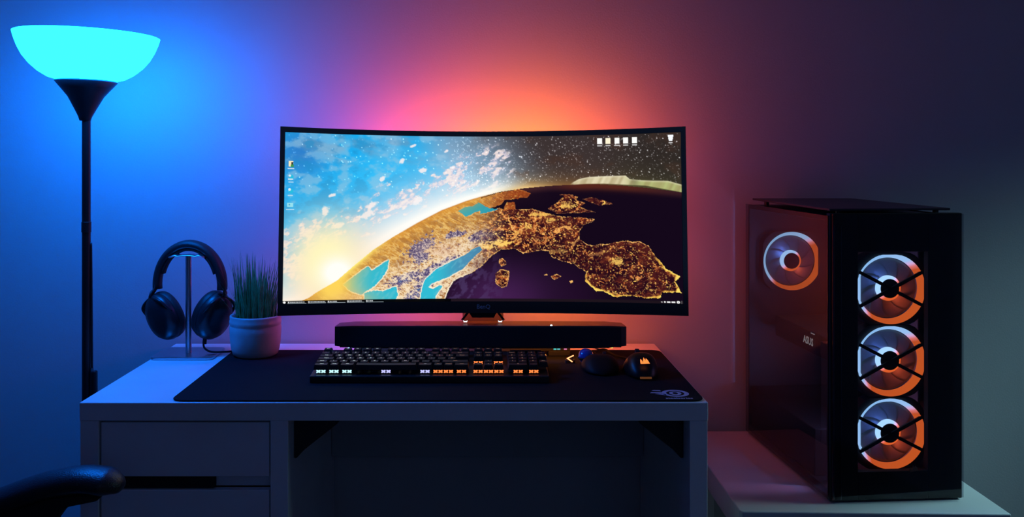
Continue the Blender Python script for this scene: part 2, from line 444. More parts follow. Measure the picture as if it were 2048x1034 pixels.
    night = mix(np.ones(X.shape + (3,)) * col(40, 10, 24), col(84, 30, 28), .8 * st(.4, .65, w2))
    dens = .75 * np.exp(-(((X - 1060) / 90) ** 2 + ((Y - 440) / 42) ** 2)) + .5 * np.exp(-(((X - 1010) / 60) ** 2 + ((Y - 490) / 40) ** 2)) \
         + .5 * np.exp(-(((X - 1130) / 45) ** 2 + ((Y - 408) / 16) ** 2)) + .75 * scan + .55 * isl + .35 + .3 * np.exp(-(((X - 1110) / 60) ** 2 + ((Y - 470) / 30) ** 2))
    web = st(.76 - .13 * dens, .9 - .12 * dens, w1)
    clu = st(.38, .62, fbm(X / 22, Y / 12, 311, 3))
    night = mix(night, col(206, 104, 44), .9 * web * (.35 + .65 * clu))
    night = mix(night, col(255, 205, 130), .9 * st(.82 - .05 * dens, .92, w1) * np.clip(dens * 1.7, 0, 1) * clu)
    night = mix(night, col(255, 184, 100), .95 * st(.84 - .14 * dens, .93 - .12 * dens, w3) * (.45 + .55 * clu))
    vein = ridge((X + 1.4 * wx) / 24, (Y + 1.4 * wy) / 13, 421, 2)
    night = mix(night, col(255, 186, 98), .85 * st(.86, .95, vein + .03 * (w3 - .5)) * np.clip(dens * 1.3, 0, 1))
    night = mix(night, col(170, 78, 30), .75 * scan)
    for cx_, cy_, rx_, ry_, am in ((1000, 485, 34, 7, 1), (975, 492, 20, 7, 1), (1242, 520, 12, 9, .85), (1085, 425, 26, 4, .8), (1107, 436, 12, 4, .8), (1140, 408, 22, 5, .8), (1138, 402, 12, 5, .6),
                                   (1060, 452, 9, 4, .6), (1310, 578, 8, 4, .8), (1036, 462, 8, 5, .5), (1120, 500, 26, 5, .4), (1255, 455, 12, 5, .2)):
        qq = np.exp(-(((X - cx_) / rx_) ** 2 + ((Y - cy_) / ry_) ** 2)) + (q3 - .6) * 1.3 + (w3 - .5) * .5
        night = mix(night, col(255, 206, 100), am * st(.35, .85, qq))
    t = st(930, 1030, X + (Y - 450) * .15 + 30 * (q2 - .5))
    lnd = day * (1 - t[..., None]) + night * t[..., None]
    # lit coasts
    lf = land.astype(float)
    inner = lf * (1 - blur(lf, 2, 2)) * 2
    wide = lf * (1 - blur(lf, 6, 2)) * 2
    ns = fbm(X / 6, Y / 6, 131)
    lnd = mix(lnd, col(255, 196, 110), np.clip(.9 * st(.3, .9, inner * (.25 + 1.7 * ns * ns * 1.4)) * st(880, 960, X) * (1 - .8 * scan) * (1 - .6 * uk - .75 * ire), 0, 1))
    iber = .5 + .5 * (np.maximum(st(1330, 1200, X) * st(540, 560, Y), st(1290, 1320, X)))
    lnd = mix(lnd, col(242, 178, 66), np.clip(.95 * st(.3, .75, wide * (.4 + 1.2 * ns) * iber) * st(1150, 1190, X) * st(490, 530, Y), 0, 1))
    lnd = mix(lnd, col(255, 226, 110), np.clip(.9 * st(.5, .95, wide * (.3 + 1.5 * ns) * iber) * st(1170, 1190, X) * st(500, 540, Y), 0, 1))
    lnd = mix(lnd, col(255, 244, 220), np.clip(.9 * st(.2, .5, inner) * st(960, 900, X) * st(500, 520, Y), 0, 1))
    g_ = sea * (1 - lf[..., None]) + lnd * lf[..., None]
    # golden rim under the limb on the day side, dissolving to the right
    g_ = mix(g_, col(232, 160, 60), .75 * np.exp(-np.clip(dd, 0, None) / 16) * st(1010, 940, X))
    g_ = mix(g_, col(255, 236, 120), np.clip(1.2 * np.exp(-np.clip(dd, 0, None) / 9) * st(800, 700, X) * st(640, 670, X), 0, 1))
    g_ = mix(g_, col(255, 214, 90), np.clip(1.1 * np.exp(-(np.hypot(X - 660, Y - 575) / 40) ** 2), 0, 1))
    g_ = mix(g_, col(240, 190, 120), .6 * np.exp(-(((X - 700) / 50) ** 2 + ((Y - 598) / 18) ** 2)))
    img = np.where(ground[..., None], g_, sky)
    # thin orange rim line
    img = mix(img, col(200, 120, 40), .7 * np.exp(-(h / 1.2) ** 2) * st(780, 840, X) * st(1010, 940, X))
    # pale curtain of light standing on the night horizon
    ct = np.interp(X, [1145, 1165, 1185, 1210, 1260, 1268, 1290, 1310, 1345, 1372], [363, 352, 348, 347, 346, 353, 356, 357, 358, 366])
    cb = np.interp(X, [1145, 1180, 1215, 1300, 1372], [364, 362, 362, 367, 381])
    stripe = vnoise((X + Y * .5) / 6., Y * 0 + 3, 151)
    cm2 = st(-1, 1, Y - ct) * st(1, -1, Y - cb) * st(1145, 1156, X)
    cc = mix(np.ones(X.shape + (3,)) * col(240, 230, 192), col(190, 200, 130), st(1240, 1300, X))
    cc = mix(cc, col(150, 130, 86), .55 * stripe)
    cc = mix(cc, col(250, 244, 216), .5 * st(5, 0, Y - ct))
    img = mix(img, cc, cm2 * .95 * (1 - .35 * np.exp(-((X - 1278) / 10.) ** 2)))
    # --- icons, their captions, and the taskbar
    def rect(x0, y0, x1, y1, c, a=1.0):
        nonlocal img
        m = np.clip(X - x0 + .5, 0, 1) * np.clip(x1 - X + .5, 0, 1) * np.clip(Y - y0 + .5, 0, 1) * np.clip(y1 - Y + .5, 0, 1)
        img = mix(img, col(*c), m * a)
    for i_, x in enumerate((1208, 1225, 1243.5, 1261, 1279)):
        rect(x - 5, 269, x + 5, 281, (255, 255, 252) if i_ != 1 else (255, 246, 214))
        rect(x - 5 - (i_ == 2), 283.5, x + 5 + (i_ == 2), 285.5, (230, 230, 230))
    m = (np.abs(X - 1351.5) < 5.5 - .18 * (Y - 268)) & (Y > 267) & (Y < 279)
    img[m] = col(250, 252, 255)
    rect(1347.5, 281.5, 1355.5, 283.5, (225, 225, 225)); rect(1350.5, 285, 1353, 286, (200, 200, 200))
    rect(568, 319, 577, 330, (255, 236, 190)); rect(573, 321, 577, 326, (60, 60, 50)); rect(572, 326, 578, 331, (60, 150, 80)); rect(566, 333, 579, 334.8, (225, 240, 250))
    for cy_ in (351, 378.5):
        m = np.hypot(X - 573.5, Y - cy_) < 5; img[m] = col(40, 190, 225)
        m = np.hypot(X - 570.5, Y - cy_ + 3) < 2.4; img[m] = col(225, 240, 250)
    rect(567, 354, 577, 356, (235, 245, 250)); rect(568, 360, 578, 361.5, (200, 230, 245)); rect(567, 386.5, 577, 388, (200, 230, 245))
    rect(566, 402, 578, 410, (150, 225, 240)); rect(569, 404, 572, 407, (90, 170, 210)); rect(564, 414.5, 580, 416, (215, 238, 250))
    tb = st(597.2, 598.6, Y)
    img = mix(img, np.where(X[..., None] < 900, col(3, 3, 6)[None, None], col(30, 20, 28)[None, None]) * np.ones(X.shape + (1,)), tb * .97)
    m = np.hypot(X - 563.5, Y - 601) < 2.2; img[m] = 1
    for x0, x1, tx in ((570, 607, 603), (610, 646, 644), (649, 685, 668), (688, 723, 718), (726, 762, 740)):
        rect(x0, 603, x1, 603.9, (210, 225, 235)); rect(x0 + .5, 599.4, x0 + 3.5, 602.4, (245, 245, 245))
        x = x0 + 5
        while x < tx:
            w_ = rng.uniform(1.2, 3); rect(x, 600, min(x + w_, tx), 601.8, (220, 225, 230)); x += w_ + rng.uniform(.3, .9)
    rect(1328, 600, 1331, 601.5, (240, 240, 240)); m = np.hypot(X - 1335.5, Y - 600.5) < 2; img[m] = .95
    rect(1339.5, 599.2, 1346.5, 602, (245, 245, 245)); rect(1348.5, 599.2, 1356, 602, (245, 245, 245))
    m = (np.hypot(X - 1362, Y - 600.5) < 2.8) & (np.hypot(X - 1362, Y - 600.5) > 1); img[m] = .97
    rect(1368.2, 597.5, 1369.4, 604, (120, 120, 120))
    return np.clip(img, 0, 1)                                               # display colours, top row first

# =====================================================================
#  the room
# =====================================================================
wallm = mat('wall_paint', (0.46, 0.46, 0.48), 0.85, bump=0.12, bscale=260, vary=0.03, vscale=3)
floorm = mat('wood_floor', (0.16, 0.11, 0.08), 0.45, vary=0.25, vscale=5)
ceilm = mat('ceiling_paint', (0.6, 0.6, 0.6), 0.9, vary=0.02)
trimm = mat('white_trim', (0.6, 0.6, 0.6), 0.5)
XL, XR, YF, HT = -1.75, 1.75, -3.2, 2.45
struct('wall_back', MB().box(XL - .1, XR + .1, 0, .1, 0, HT), wallm)
struct('wall_left', MB().box(XL - .1, XL, YF, 0, 0, HT), wallm)
# right wall with an opening for the added window
wy0, wy1, wz0, wz1 = -0.70, -0.14, 1.05, 1.55
struct('wall_right', MB().box(XR, XR + .1, YF, wy0, 0, HT).box(XR, XR + .1, wy1, 0, 0, HT).box(XR, XR + .1, wy0, wy1, 0, wz0).box(XR, XR + .1, wy0, wy1, wz1, HT), wallm)
fx0, fx1, fz0, fz1 = -0.3, 1.3, 0.85, 2.05
struct('wall_front', MB().box(XL - .1, fx0, YF - .1, YF, 0, HT).box(fx1, XR + .1, YF - .1, YF, 0, HT).box(fx0, fx1, YF - .1, YF, 0, fz0).box(fx0, fx1, YF - .1, YF, fz1, HT), wallm)
struct('floor', MB().box(XL - .1, XR + .1, YF - .1, .1, -.1, 0), floorm)
struct('ceiling', MB().box(XL - .1, XR + .1, YF - .1, .1, HT, HT + .1), ceilm)
struct('baseboard_back', MB().box(XL, XR, -.015, 0, 0, .08), trimm, bevel=.003)
pane = smoked_glass('window_pane', (.9, .95, .95))
w = struct('added_window_1', MB().box(fx0, fx1, YF - .06, YF - .04, fz0, fz0 + .05).box(fx0, fx1, YF - .06, YF - .04, fz1 - .05, fz1).box(fx0, fx0 + .05, YF - .06, YF - .04, fz0, fz1).box(fx1 - .05, fx1, YF - .06, YF - .04, fz0, fz1).box(.47, .53, YF - .06, YF - .04, fz0, fz1), trimm)  # unseen window, added to carry the dusk fill
MB().box(fx0 + .05, fx1 - .05, YF - .052, YF - .048, fz0 + .05, fz1 - .05).build('pane', pane, w)
w = struct('added_window_2', MB().box(XR + .04, XR + .06, wy0, wy1, wz0, wz0 + .04).box(XR + .04, XR + .06, wy0, wy1, wz1 - .04, wz1).box(XR + .04, XR + .06, wy0, wy0 + .04, wz0, wz1).box(XR + .04, XR + .06, wy1 - .04, wy1, wz0, wz1), trimm)  # second unseen window, added to carry the side fill
MB().box(XR + .048, XR + .052, wy0 + .04, wy1 - .04, wz0 + .04, wz1 - .04).build('pane', pane, w)

black = mat('black_plastic', (0.012, 0.012, 0.014), 0.45, bump=.05, bscale=900, vary=.1)
gloss = mat('gloss_black', (0.008, 0.008, 0.009), 0.12, vary=.05)
matte = mat('matte_black', (0.010, 0.010, 0.011), 0.8, vary=.1)
alu = mat('brushed_aluminium', (0.62, 0.62, 0.66), 0.28, metal=1.0, bump=.03, bscale=1200)
white = mat('white_laminate', (0.80, 0.80, 0.82), 0.38, bump=.02, bscale=500)

# =====================================================================
#  desk
# =====================================================================
DX0, DX1, DYF, DYB, DZ = -0.681, 0.380, -0.503, -0.010, 0.75
desk = thing('desk', 'white laminate desk with two drawers at the left and an open knee space', 'desk', (-.15, -.256, 0))
MB().box(DX0, DX1, DYF, DYB, DZ - .031, DZ).build('tabletop', white, desk, bevel=.0015)
MB().box(DX0 + .001, DX0 + .032, DYF + .001, DYB - .002, 0, DZ - .031).build('side_panel', white, desk, bevel=.001)
MB().box(DX1 - .031, DX1 - .001, DYF + .001, DYB - .002, 0, DZ - .031).build('side_panel', white, desk, bevel=.001)
MB().box(-.359, -.329, DYF + .001, DYB - .002, .06, DZ - .031).build('divider_panel', white, desk, bevel=.001)
def drawer(z0, z1):
    d = MB().box(-.646, -.3615, DYF + .004, DYF + .020, z0, z1).build('drawer', white, desk, bevel=.0012)
    MB().box(-.640, -.630, DYF + .020, DYB - .06, z0 + .01, z1 - .035).box(-.378, -.368, DYF + .020, DYB - .06, z0 + .01, z1 - .035) \
        .box(-.640, -.368, DYF + .020, DYB - .06, z0 + .004, z0 + .012).build('drawer_box', white, d)
    return d
drawer(.624, .7155); drawer(.36, .601); drawer(.085, .34)
MB().box(-.646, -.455, DYF + .009, DYF + .022, .6015, .6235).build('gap_shadow_bar', matte, desk, bevel=.004)  # black bar standing in for the shadow inside the drawer gap
MB().box(-.648, -.361, DYF + .024, DYF + .030, .602, .6235).build('recess_panel', white, desk)
MB().box(-.649, -.360, DYB - .02, DYB - .014, .09, .71).build('pedestal_back', white, desk)
MB().box(-.649, -.360, DYF + .004, DYB - .02, .066, .082).build('pedestal_floor', white, desk)
MB().box(-.328, DX1 - .032, DYB - .045, DYB - .030, .515, DZ - .0315).build('back_panel', mat('raw_back_board', (.34, .34, .36), .6), desk, bevel=.001)
MB().box(-.255, .235, -.36, -.30, .690, DZ - .0315).build('cable_tray', matte, desk, bevel=.004)
for sx in (-1, 1):
    x = -.3285 if sx < 0 else DX1 - .0315
    pts = [(x, .7185), (x - sx * .09, .7185), (x - sx * .075, .700), (x - sx * .018, .655), (x - sx * .004, .640), (x, .640)]
    MB().prism(pts, -.455, -.425, 'y').build('bracket', black, desk, bevel=.003)

# low side table under the computer
tblm = mat('table_foil', (0.60, 0.60, 0.60), 0.42, bump=.02, bscale=500)
st_ = thing('side_table', 'low white side table standing right of the desk under the computer', 'table', (.665, -.25, 0))
TX0, TX1, TYF, TZ = .441, .891, -.492, .562
MB().prism([(TX0, -.03), (TX0 - .004, TYF + .006), (TX0, TYF), (TX1, TYF - .012), (TX1 + .002, -.03)], TZ - .048, TZ, 'z').build('tabletop', tblm, st_, bevel=.002)
for x in (TX0 + .003, TX1 - .053):
    for y in (TYF + .01, -.085): MB().box(x, x + .05, y, y + .05, 0, TZ - .048).build('leg', tblm, st_, bevel=.002)

# desk mat
matm = mat('mat_cloth', (0.0045, 0.0055, 0.009), 1.0, spec=.25, bump=.5, bscale=1500, vary=.2, vscale=300)
def rrect(x0, x1, y0, y1, r, n=6):
    p = []
    for cx_, cy_, a in ((x1 - r, y1 - r, 0), (x0 + r, y1 - r, 90), (x0 + r, y0 + r, 180), (x1 - r, y0 + r, 270)):
        for k in range(n + 1): t = R(a + 90 * k / n); p.append((cx_ + r * math.cos(t), cy_ + r * math.sin(t)))
    return p
MX0, MX1, MY0, MY1 = -.530, .376, -.4985, -.090
dm = thing('desk_mat', 'long black cloth desk mat covering most of the desktop', 'mat', ((MX0 + MX1) / 2, (MY0 + MY1) / 2, DZ))
MB().prism(rrect(MX0, MX1, MY0, MY1, .022), DZ + .0003, DZ + .003, 'z').build('pad', matm, dm, bevel=.0006)
printm = mat('printed_ink', (0.55, 0.55, 0.80), 0.7)
lg = MB()
LC = Vector((.3345, -.4535, DZ + .0032))
def flat_ring(mb, c, a0, b0, a1, b1, n=40, t0=0, t1=2 * PI, mi=0):
    vs = []; fs = []
    for k in range(n + 1):
        t = t0 + (t1 - t0) * k / n
        vs += [(c[0] + a0 * math.cos(t), c[1] + b0 * math.sin(t), c[2]), (c[0] + a1 * math.cos(t), c[1] + b1 * math.sin(t), c[2])]
    for k in range(n): fs.append((2 * k, 2 * k + 1, 2 * k + 3, 2 * k + 2))
    mb.add(vs, fs, mi)
flat_ring(lg, LC, .0155, .0165, .0235, .0235)
flat_ring(lg, LC, .0045, .007, .0105, .0125)
lg.prism([(LC.x - .036, LC.y - .004), (LC.x - .018, LC.y - .014), (LC.x - .017, LC.y - .006), (LC.x - .026, LC.y)], LC.z - .0001, LC.z, 'z')
lg.prism([(LC.x - .044, LC.y + .001), (LC.x - .023, LC.y + .001), (LC.x - .023, LC.y + .007), (LC.x - .040, LC.y + .007)], LC.z - .0001, LC.z, 'z')
lg.prism([(LC.x - .038, LC.y + .017), (LC.x - .022, LC.y + .015), (LC.x - .023, LC.y + .021), (LC.x - .034, LC.y + .022)], LC.z - .0001, LC.z, 'z')
tv, tf = text_shape('steelseries', .011, .0003)
lg.add([v + Vector((LC.x, LC.y - .033, LC.z)) for v in tv], tf)
lg.build('printed_logo', printm, dm, label='pale eye-shaped logo with small lettering')

# =====================================================================
#  floor lamp
# =====================================================================
LX, LY = -.760, -.290
LS = .962
lz = lambda p: [(r * LS, 1.166 + (z - 1.166) * LS) for r, z in p]
lamp = thing('floor_lamp', 'black floor lamp with a glowing cyan bowl shade left of the desk', 'lamp', (LX, LY, 0))
MB().lathe([(0, 0), (.072, 0), (.072, .012), (.066, .018), (.02, .028), (.0, .03)], (LX, LY, 0)).build('base', black, lamp)
MB().cyl((LX, LY, .02), .0080, 1.222, 24).cyl((LX, LY, .55), .0095, .035, 24).cyl((LX, LY, 1.02), .009, .02, 24).build('pole', black, lamp)
lrot = Matrix.Translation((LX, LY, 1.315)) @ Matrix.Rotation(R(1.7), 4, 'Y') @ Matrix.Translation((-LX, -LY, -1.315))
MB().lathe(lz([(0, 1.236), (.0105, 1.236), (.013, 1.244), (.020, 1.258), (.034, 1.284), (.049, 1.302), (.0590, 1.3135), (.0580, 1.316), (.0, 1.316)]), (LX, LY, 0)).xf(lrot).build('shade_holder', black, lamp)
shade = emit('lit_shade', (0.0012, 0.175, 1.0), 50.0)
pr = [(.056, 1.3165), (.072, 1.321), (.089, 1.331), (.105, 1.345), (.118, 1.361), (.127, 1.378), (.1335, 1.395), (.1365, 1.406), (.1345, 1.407), (.131, 1.395), (.124, 1.379), (.115, 1.363), (.102, 1.349), (.086, 1.335), (.070, 1.325), (.056, 1.320)]
MB().lathe(lz(pr[:9]), (LX, LY, 0), 64).lathe(lz(pr[8:] + [(.0, 1.3205)]), (LX, LY, 0), 64, mi=1).xf(lrot).build('lamp_shade', [shade, emit('shade_inside', (0.0012, .175, 1.0), 6.0)], lamp, label='glowing cyan glass bowl')
MB().ico((LX, LY, 1.348), .022, sub=2).cyl((LX, LY, 1.311), .012, .022).build('bulb', emit('bulb_glow', (0.001, .17, 1.0), 30), lamp)
sw = MB().tube([(LX + .0105, LY, z) for z in (.62, .66, .70, .76)], [.003, .0045, .0045, .003], 8)
sw.tube(spline([(LX + .009, LY, 1.0), (LX + .010, LY, .9), (LX + .011, LY, .76), (LX + .012, LY, .6), (LX + .009, LY, .3), (LX + .02, LY + .01, .04)]), .0022, 8)
sw.build('power_cord', black, lamp)
MB().box(LX + .010, LX + .020, LY - .007, LY + .007, .70, .755).build('switch', black, lamp, bevel=.003)

# =====================================================================
#  curved monitor
# =====================================================================
mon = thing('curved_monitor', 'wide curved black monitor showing the earth from space', 'monitor', (0, -.15, DZ + .003))
MYC, MZB, MH, HW, TILT = -.180, .8466, .371, .4105, R(4.2)
def mp(x, t, off=0.0):
    """x across, t height on the panel (0..MH), off = distance behind the front glass"""
    k = (x / HW) ** 2
    h = t * (1 + .026 * k) if t > MH * .5 else t
    y = MYC - .036 * k + h * math.sin(TILT) + off
    z = MZB + h * math.cos(TILT) - off * math.sin(TILT)
    return Vector((x * (1 - .0 * t), y, z))
def curved_slab(mb, x0, x1, t0, t1, f0, f1, n=40, inset=0.0, mi=0):
    vs = []; fs = []
    for i in range(n + 1):
        x = x0 + (x1 - x0) * i / n; xi = x0 + inset + (x1 - x0 - 2 * inset) * i / n
        vs += [mp(x, t0, f0), mp(x, t1, f0), mp(xi, t1 - inset, f1), mp(xi, t0 + inset, f1)]
    for i in range(n):
        a = 4 * i
        for k in range(4): fs.append((a + k, a + 4 + k, a + 4 + (k + 1) % 4, a + (k + 1) % 4))
    fs += [(0, 1, 2, 3), (4 * n + 3, 4 * n + 2, 4 * n + 1, 4 * n)]
    mb.add(vs, [f[::-1] for f in fs], mi)
BT, BS, BB = .0105, .0095, .0235                   # bezel: top, sides, bottom
hs = MB(); curved_slab(hs, -HW, HW, 0, MH, .004, .018); curved_slab(hs, -HW + .012, HW - .012, .012, MH - .012, .018, .040, inset=.06)
hs.build('housing', matte, mon, bevel=.002)
bz = MB()
curved_slab(bz, -HW, HW, 0, BB, 0, .004); curved_slab(bz, -HW, HW, MH - BT, MH, 0, .004)
curved_slab(bz, -HW, -HW + BS, BB, MH - BT, 0, .004, 3); curved_slab(bz, HW - BS, HW, BB, MH - BT, 0, .004, 3)
bz.build('bezel', gloss, mon)
# the picture on the screen, kept as colours on a fine mesh
IW, IH = 812, 342
pic = paint_screen(IW, IH)
lin = np.where(pic <= .04045, pic / 12.92, ((pic + .055) / 1.055) ** 2.4)
sx = np.linspace(-HW + BS, HW - BS, IW); tt = np.linspace(MH - BT, BB, IH)
XX, TT = np.meshgrid(sx, tt); KK = (XX / HW) ** 2
HH = TT * (1 + .026 * KK * np.clip((TT - MH * .1) / (MH * .9), 0, 1))
YY = MYC - .036 * KK + HH * math.sin(TILT) + .0030; ZZ = MZB + HH * math.cos(TILT) - .0030 * math.sin(TILT)
org = MW[mon].translation
co = np.stack([XX - org.x, YY - org.y, ZZ - org.z], -1).reshape(-1, 3).astype(np.float32)
ii = np.arange(IW * IH).reshape(IH, IW)
quads = np.stack([ii[:-1, :-1], ii[1:, :-1], ii[1:, 1:], ii[:-1, 1:]], -1).reshape(-1, 4).astype(np.int32)
me = bpy.data.meshes.new('screen')
me.vertices.add(len(co)); me.vertices.foreach_set('co', co.ravel())
me.loops.add(quads.size); me.loops.foreach_set('vertex_index', quads.ravel())
me.polygons.add(len(quads)); me.polygons.foreach_set('loop_start', np.arange(0, quads.size, 4, dtype=np.int32))
me.update(calc_edges=True)
ca = me.color_attributes.new('picture', 'FLOAT_COLOR', 'POINT')
ca.data.foreach_set('color', np.concatenate([lin.reshape(-1, 3), np.ones((IW * IH, 1))], 1).astype(np.float32).ravel())
sm_ = bpy.data.materials.new('screen_picture'); sm_.use_nodes = True
nt = sm_.node_tree; nt.nodes.clear()
_o = nt.nodes.new('ShaderNodeOutputMaterial'); _e = nt.nodes.new('ShaderNodeEmission'); _a = nt.nodes.new('ShaderNodeAttribute')
_a.attribute_name = 'picture'; _e.inputs['Strength'].default_value = 1.0
nt.links.new(_a.outputs['Color'], _e.inputs['Color']); nt.links.new(_e.outputs[0], _o.inputs['Surface'])
me.materials.append(sm_)
scr = bpy.data.objects.new('screen', me); COL.objects.link(scr); scr.parent = mon; MW[scr] = MW[mon]
scr['label'] = 'lit screen with an earth-at-night wallpaper, icons and a taskbar'
# maker's lettering on the lower bezel
tv, tf = text_shape('BenQ', .0118, .0002, 3)
F = frame(mp(.001, .0125, -.0004), (1, 0, 0), (0, math.sin(TILT), math.cos(TILT)))
MB().add([F @ v for v in tv], tf).build('maker_logo', mat('grey_lettering', (.30, .30, .34), .4), mon)
# light strip stuck along the back of the housing
stops = [(0, (.02, .02, .22)), (.16, (.16, .02, .18)), (.32, (.85, .055, .06)), (.48, (1.0, .13, .012)), (.66, (1.0, .20, .010)), (.84, (.46, .04, .025)), (1, (.15, .012, .02))]
stripm = emit_ramp('strip_light', (1, 0, 0), -.38, .38, stops, 215)
def strip(name, a, b, nrm, w, m, n=24):
    """thin LED tape from a to b (x,t) on the back, tilted to face nrm"""
    vs = []; fs = []; nrm = Vector(nrm).normalized()
    for i in range(n + 1):
        x = a[0] + (b[0] - a[0]) * i / n; t = a[1] + (b[1] - a[1]) * i / n
        p = mp(x, t, .0445)
        d = (Vector((b[0] - a[0], 0, b[1] - a[1]))).normalized(); s_ = nrm.cross(d).normalized() * w / 2
        vs += [p - s_, p + s_, p + s_ - nrm * .002, p - s_ - nrm * .002]
    for i in range(n):
        q = 4 * i
        for k in range(4): fs.append((q + k, q + (k + 1) % 4, q + 4 + (k + 1) % 4, q + 4 + k))
    fs += [(3, 2, 1, 0), (4 * n, 4 * n + 1, 4 * n + 2, 4 * n + 3)]
    mb = MB(); mb.add(vs, fs)
    mb.mi = [1 if (i < 4 * n and i % 4 != 0) else 0 for i in range(len(fs))]
    return mb.build(name, [m, matte], mon)
strip('light_strip', (-.33, MH - .075), (.33, MH - .075), (0, .62, .78), .009, stripm)
strip('light_strip', (-.33, .075), (.33, .075), (0, .8, -.6), .0042, stripm)
strip('light_strip', (-.335, .08), (-.335, MH - .08), (-.7, .7, 0), .005, stripm)
strip('light_strip', (.335, MH - .08), (.335, .08), (.7, .7, 0), .005, stripm)
# stand
MB().prism([(-.0435, .762), (.0435, .762), (.0435, 1.02), (-.0435, 1.02)], -.092, -.078, 'y').build('stand_neck', mat('grey_metal', (.16, .13, .15), .5, metal=.6), mon, bevel=.003, label='silver stand column')
MB().box(-.05, .05, -.128, -.0925, .93, 1.03).build('stand_mount', matte, mon, bevel=.004)
MB().prism([(-.13, -.185), (.13, -.185), (.12, -.155), (.05, -.03), (-.05, -.03), (-.12, -.155)], DZ + .0035, DZ + .0125, 'z').build('stand_base', alu, mon, bevel=.002)
hk = MB().prism([(-.030, .8475), (.030, .8475), (.022, .8345), (-.022, .8345)], -.165, -.145, 'y')
hk.prism([(-.031, .8475), (-.026, .8475), (-.040, .829), (-.045, .829)], -.160, -.152, 'y').prism([(.031, .8475), (.026, .8475), (.040, .829), (.045, .829)], -.160, -.152, 'y')
hk.build('chin_bracket', matte, mon)
for x in (-.0405, .0315): MB().prism([(x - .0005, .8265), (x + .002, .8245), (x + .006, .8245), (x + .0085, .8265), (x + .0075, .8225), (x + .0005, .8225)], -.150, -.148, 'y').build('painted_glint', emit('glint_glow', (.9, .95, 1), 1.3), mon, label='tiny white painted glint')  # white glints below the monitor, made as small glowing shapes

# =====================================================================
#  soundbar under the monitor
# =====================================================================
sb = thing('soundbar', 'long black soundbar on small feet beneath the monitor', 'speaker', (-.0, -.145, DZ + .003))
SX = -.005
bar = MB()
def bar_sec(x, yf, zt, zb): return [(x, yf, zb), (x, yf, zt), (x, -.112, zt - .004), (x, -.112, zb + .004)]
secs = [(-.2975, -.150, .8165, .780), (-.297, -.178, .8185, .7795), (-.262, -.186, .8215, .7765), (-.1, -.189, .822, .776), (.1, -.189, .822, .776), (.262, -.186, .8215, .7765), (.297, -.178, .8185, .7795), (.2975, -.150, .8165, .780)]
vs = []; fs = []
for s_ in secs: vs += [Vector(p) + Vector((SX, 0, 0)) for p in bar_sec(*s_)]
for i in range(len(secs) - 1):
    for k in range(4): fs.append((4 * i + k, 4 * i + (k + 1) % 4, 4 * i + 4 + (k + 1) % 4, 4 * i + 4 + k)[::-1])
fs += [(3, 2, 1, 0)[::-1], tuple(4 * (len(secs) - 1) + k for k in (0, 1, 2, 3))[::-1]]
bar.add(vs, fs); bar.build('body', mat('soundbar_shell', (.045, .042, .045), .42, bump=.05, bscale=900), sb, bevel=.003)
MB().box(SX - .285, SX + .285, -.1905, -.1885, .7785, .8195).build('front_grille', mat('grille_cloth', (.006, .006, .007), .9, bump=.6, bscale=2500), sb, bevel=.001)
MB().box(SX - .255, SX + .185, -.155, -.128, .7632, .7780).box(SX - .255, -.135, -.155, -.128, DZ + .003, .7640).box(.135, SX + .185, -.155, -.128, DZ + .003, .7640).build('added_plinth', matte, sb, bevel=.002)  # block added to hide the lit desk strip below the bar
ug = emit_ramp('underglow', (1, 0, 0), -.29, .29, [(0, (.1, .4, 1)), (.35, (.5, .2, .8)), (.6, (1, .25, .05)), (.75, (1, .28, .03)), (1, (.9, .16, .03))], 14)
MB().box(SX - .27, SX + .27, -.176, -.170, .7745, .7762).build('underglow_strip', ug, sb)
MB().ico((.1385, -.186, .8225), .0022, sub=2, sc=(1, 1, .8)).build('status_light', emit('status_white', (.8, .9, 1), 3.0), sb)
for x, c, nm in ((.146, (.1, .8, .75), 'reflection_cyan'), (.1535, (.12, .65, .7), 'reflection_teal'), (.167, (.9, .25, .5), 'reflection_pink')):  # coloured reflections under the bar, made as small glowing boxes
    MB().box(x - .003, x + .003, -.1878, -.1868, .7735, .7758).build('glow_reflection', emit(nm, c, .8), sb)

# =====================================================================
#  keyboard
# =====================================================================
kb = thing('keyboard', 'black mechanical keyboard with backlit keys on the desk mat', 'keyboard', (-.0975, -.302, DZ + .003))
KT = R(3.4)                                       # plate slope
U = .01905
kcase = MB()
# case: low wedge; local coordinates
kcase.add([(-.218, -.080, 0), (.218, -.080, 0), (.218, .077, 0), (-.218, .077, 0), (-.218, -.080, .0130), (.218, -.080, .0130), (.218, .077, .0250), (-.218, .077, .0250)],
          [(3, 2, 1, 0), (4, 5, 6, 7), (0, 1, 5, 4), (1, 2, 6, 5), (2, 3, 7, 6), (3, 0, 4, 7)])
kcase.build('case', black, kb, world=False, bevel=.002)
MB().box(.150, .212, .062, .070, .0255, .0295).build('media_bar', gloss, kb, world=False, bevel=.001)
def ramp_col(x):                                   # backlight colour along the board (world x)
    if x < -.20: return 0
    if x < -.092: return 1
    return 2
LEG = [emit('legend_cyan', (.62, .75, .80), .9), emit('legend_lilac', (.50, .48, .58), .6), emit('legend_orange', (.50, .30, .24), .45)]
SWL = [emit('switch_cyan', (.50, .88, .95), 1.25), emit('switch_lilac', (.52, .52, 1.0), 1.15), emit('switch_orange', (1.0, .22, .05), 1.3)]
keym = mat('keycap_plastic', (.007, .007, .008), .6, bump=.05, bscale=1500)
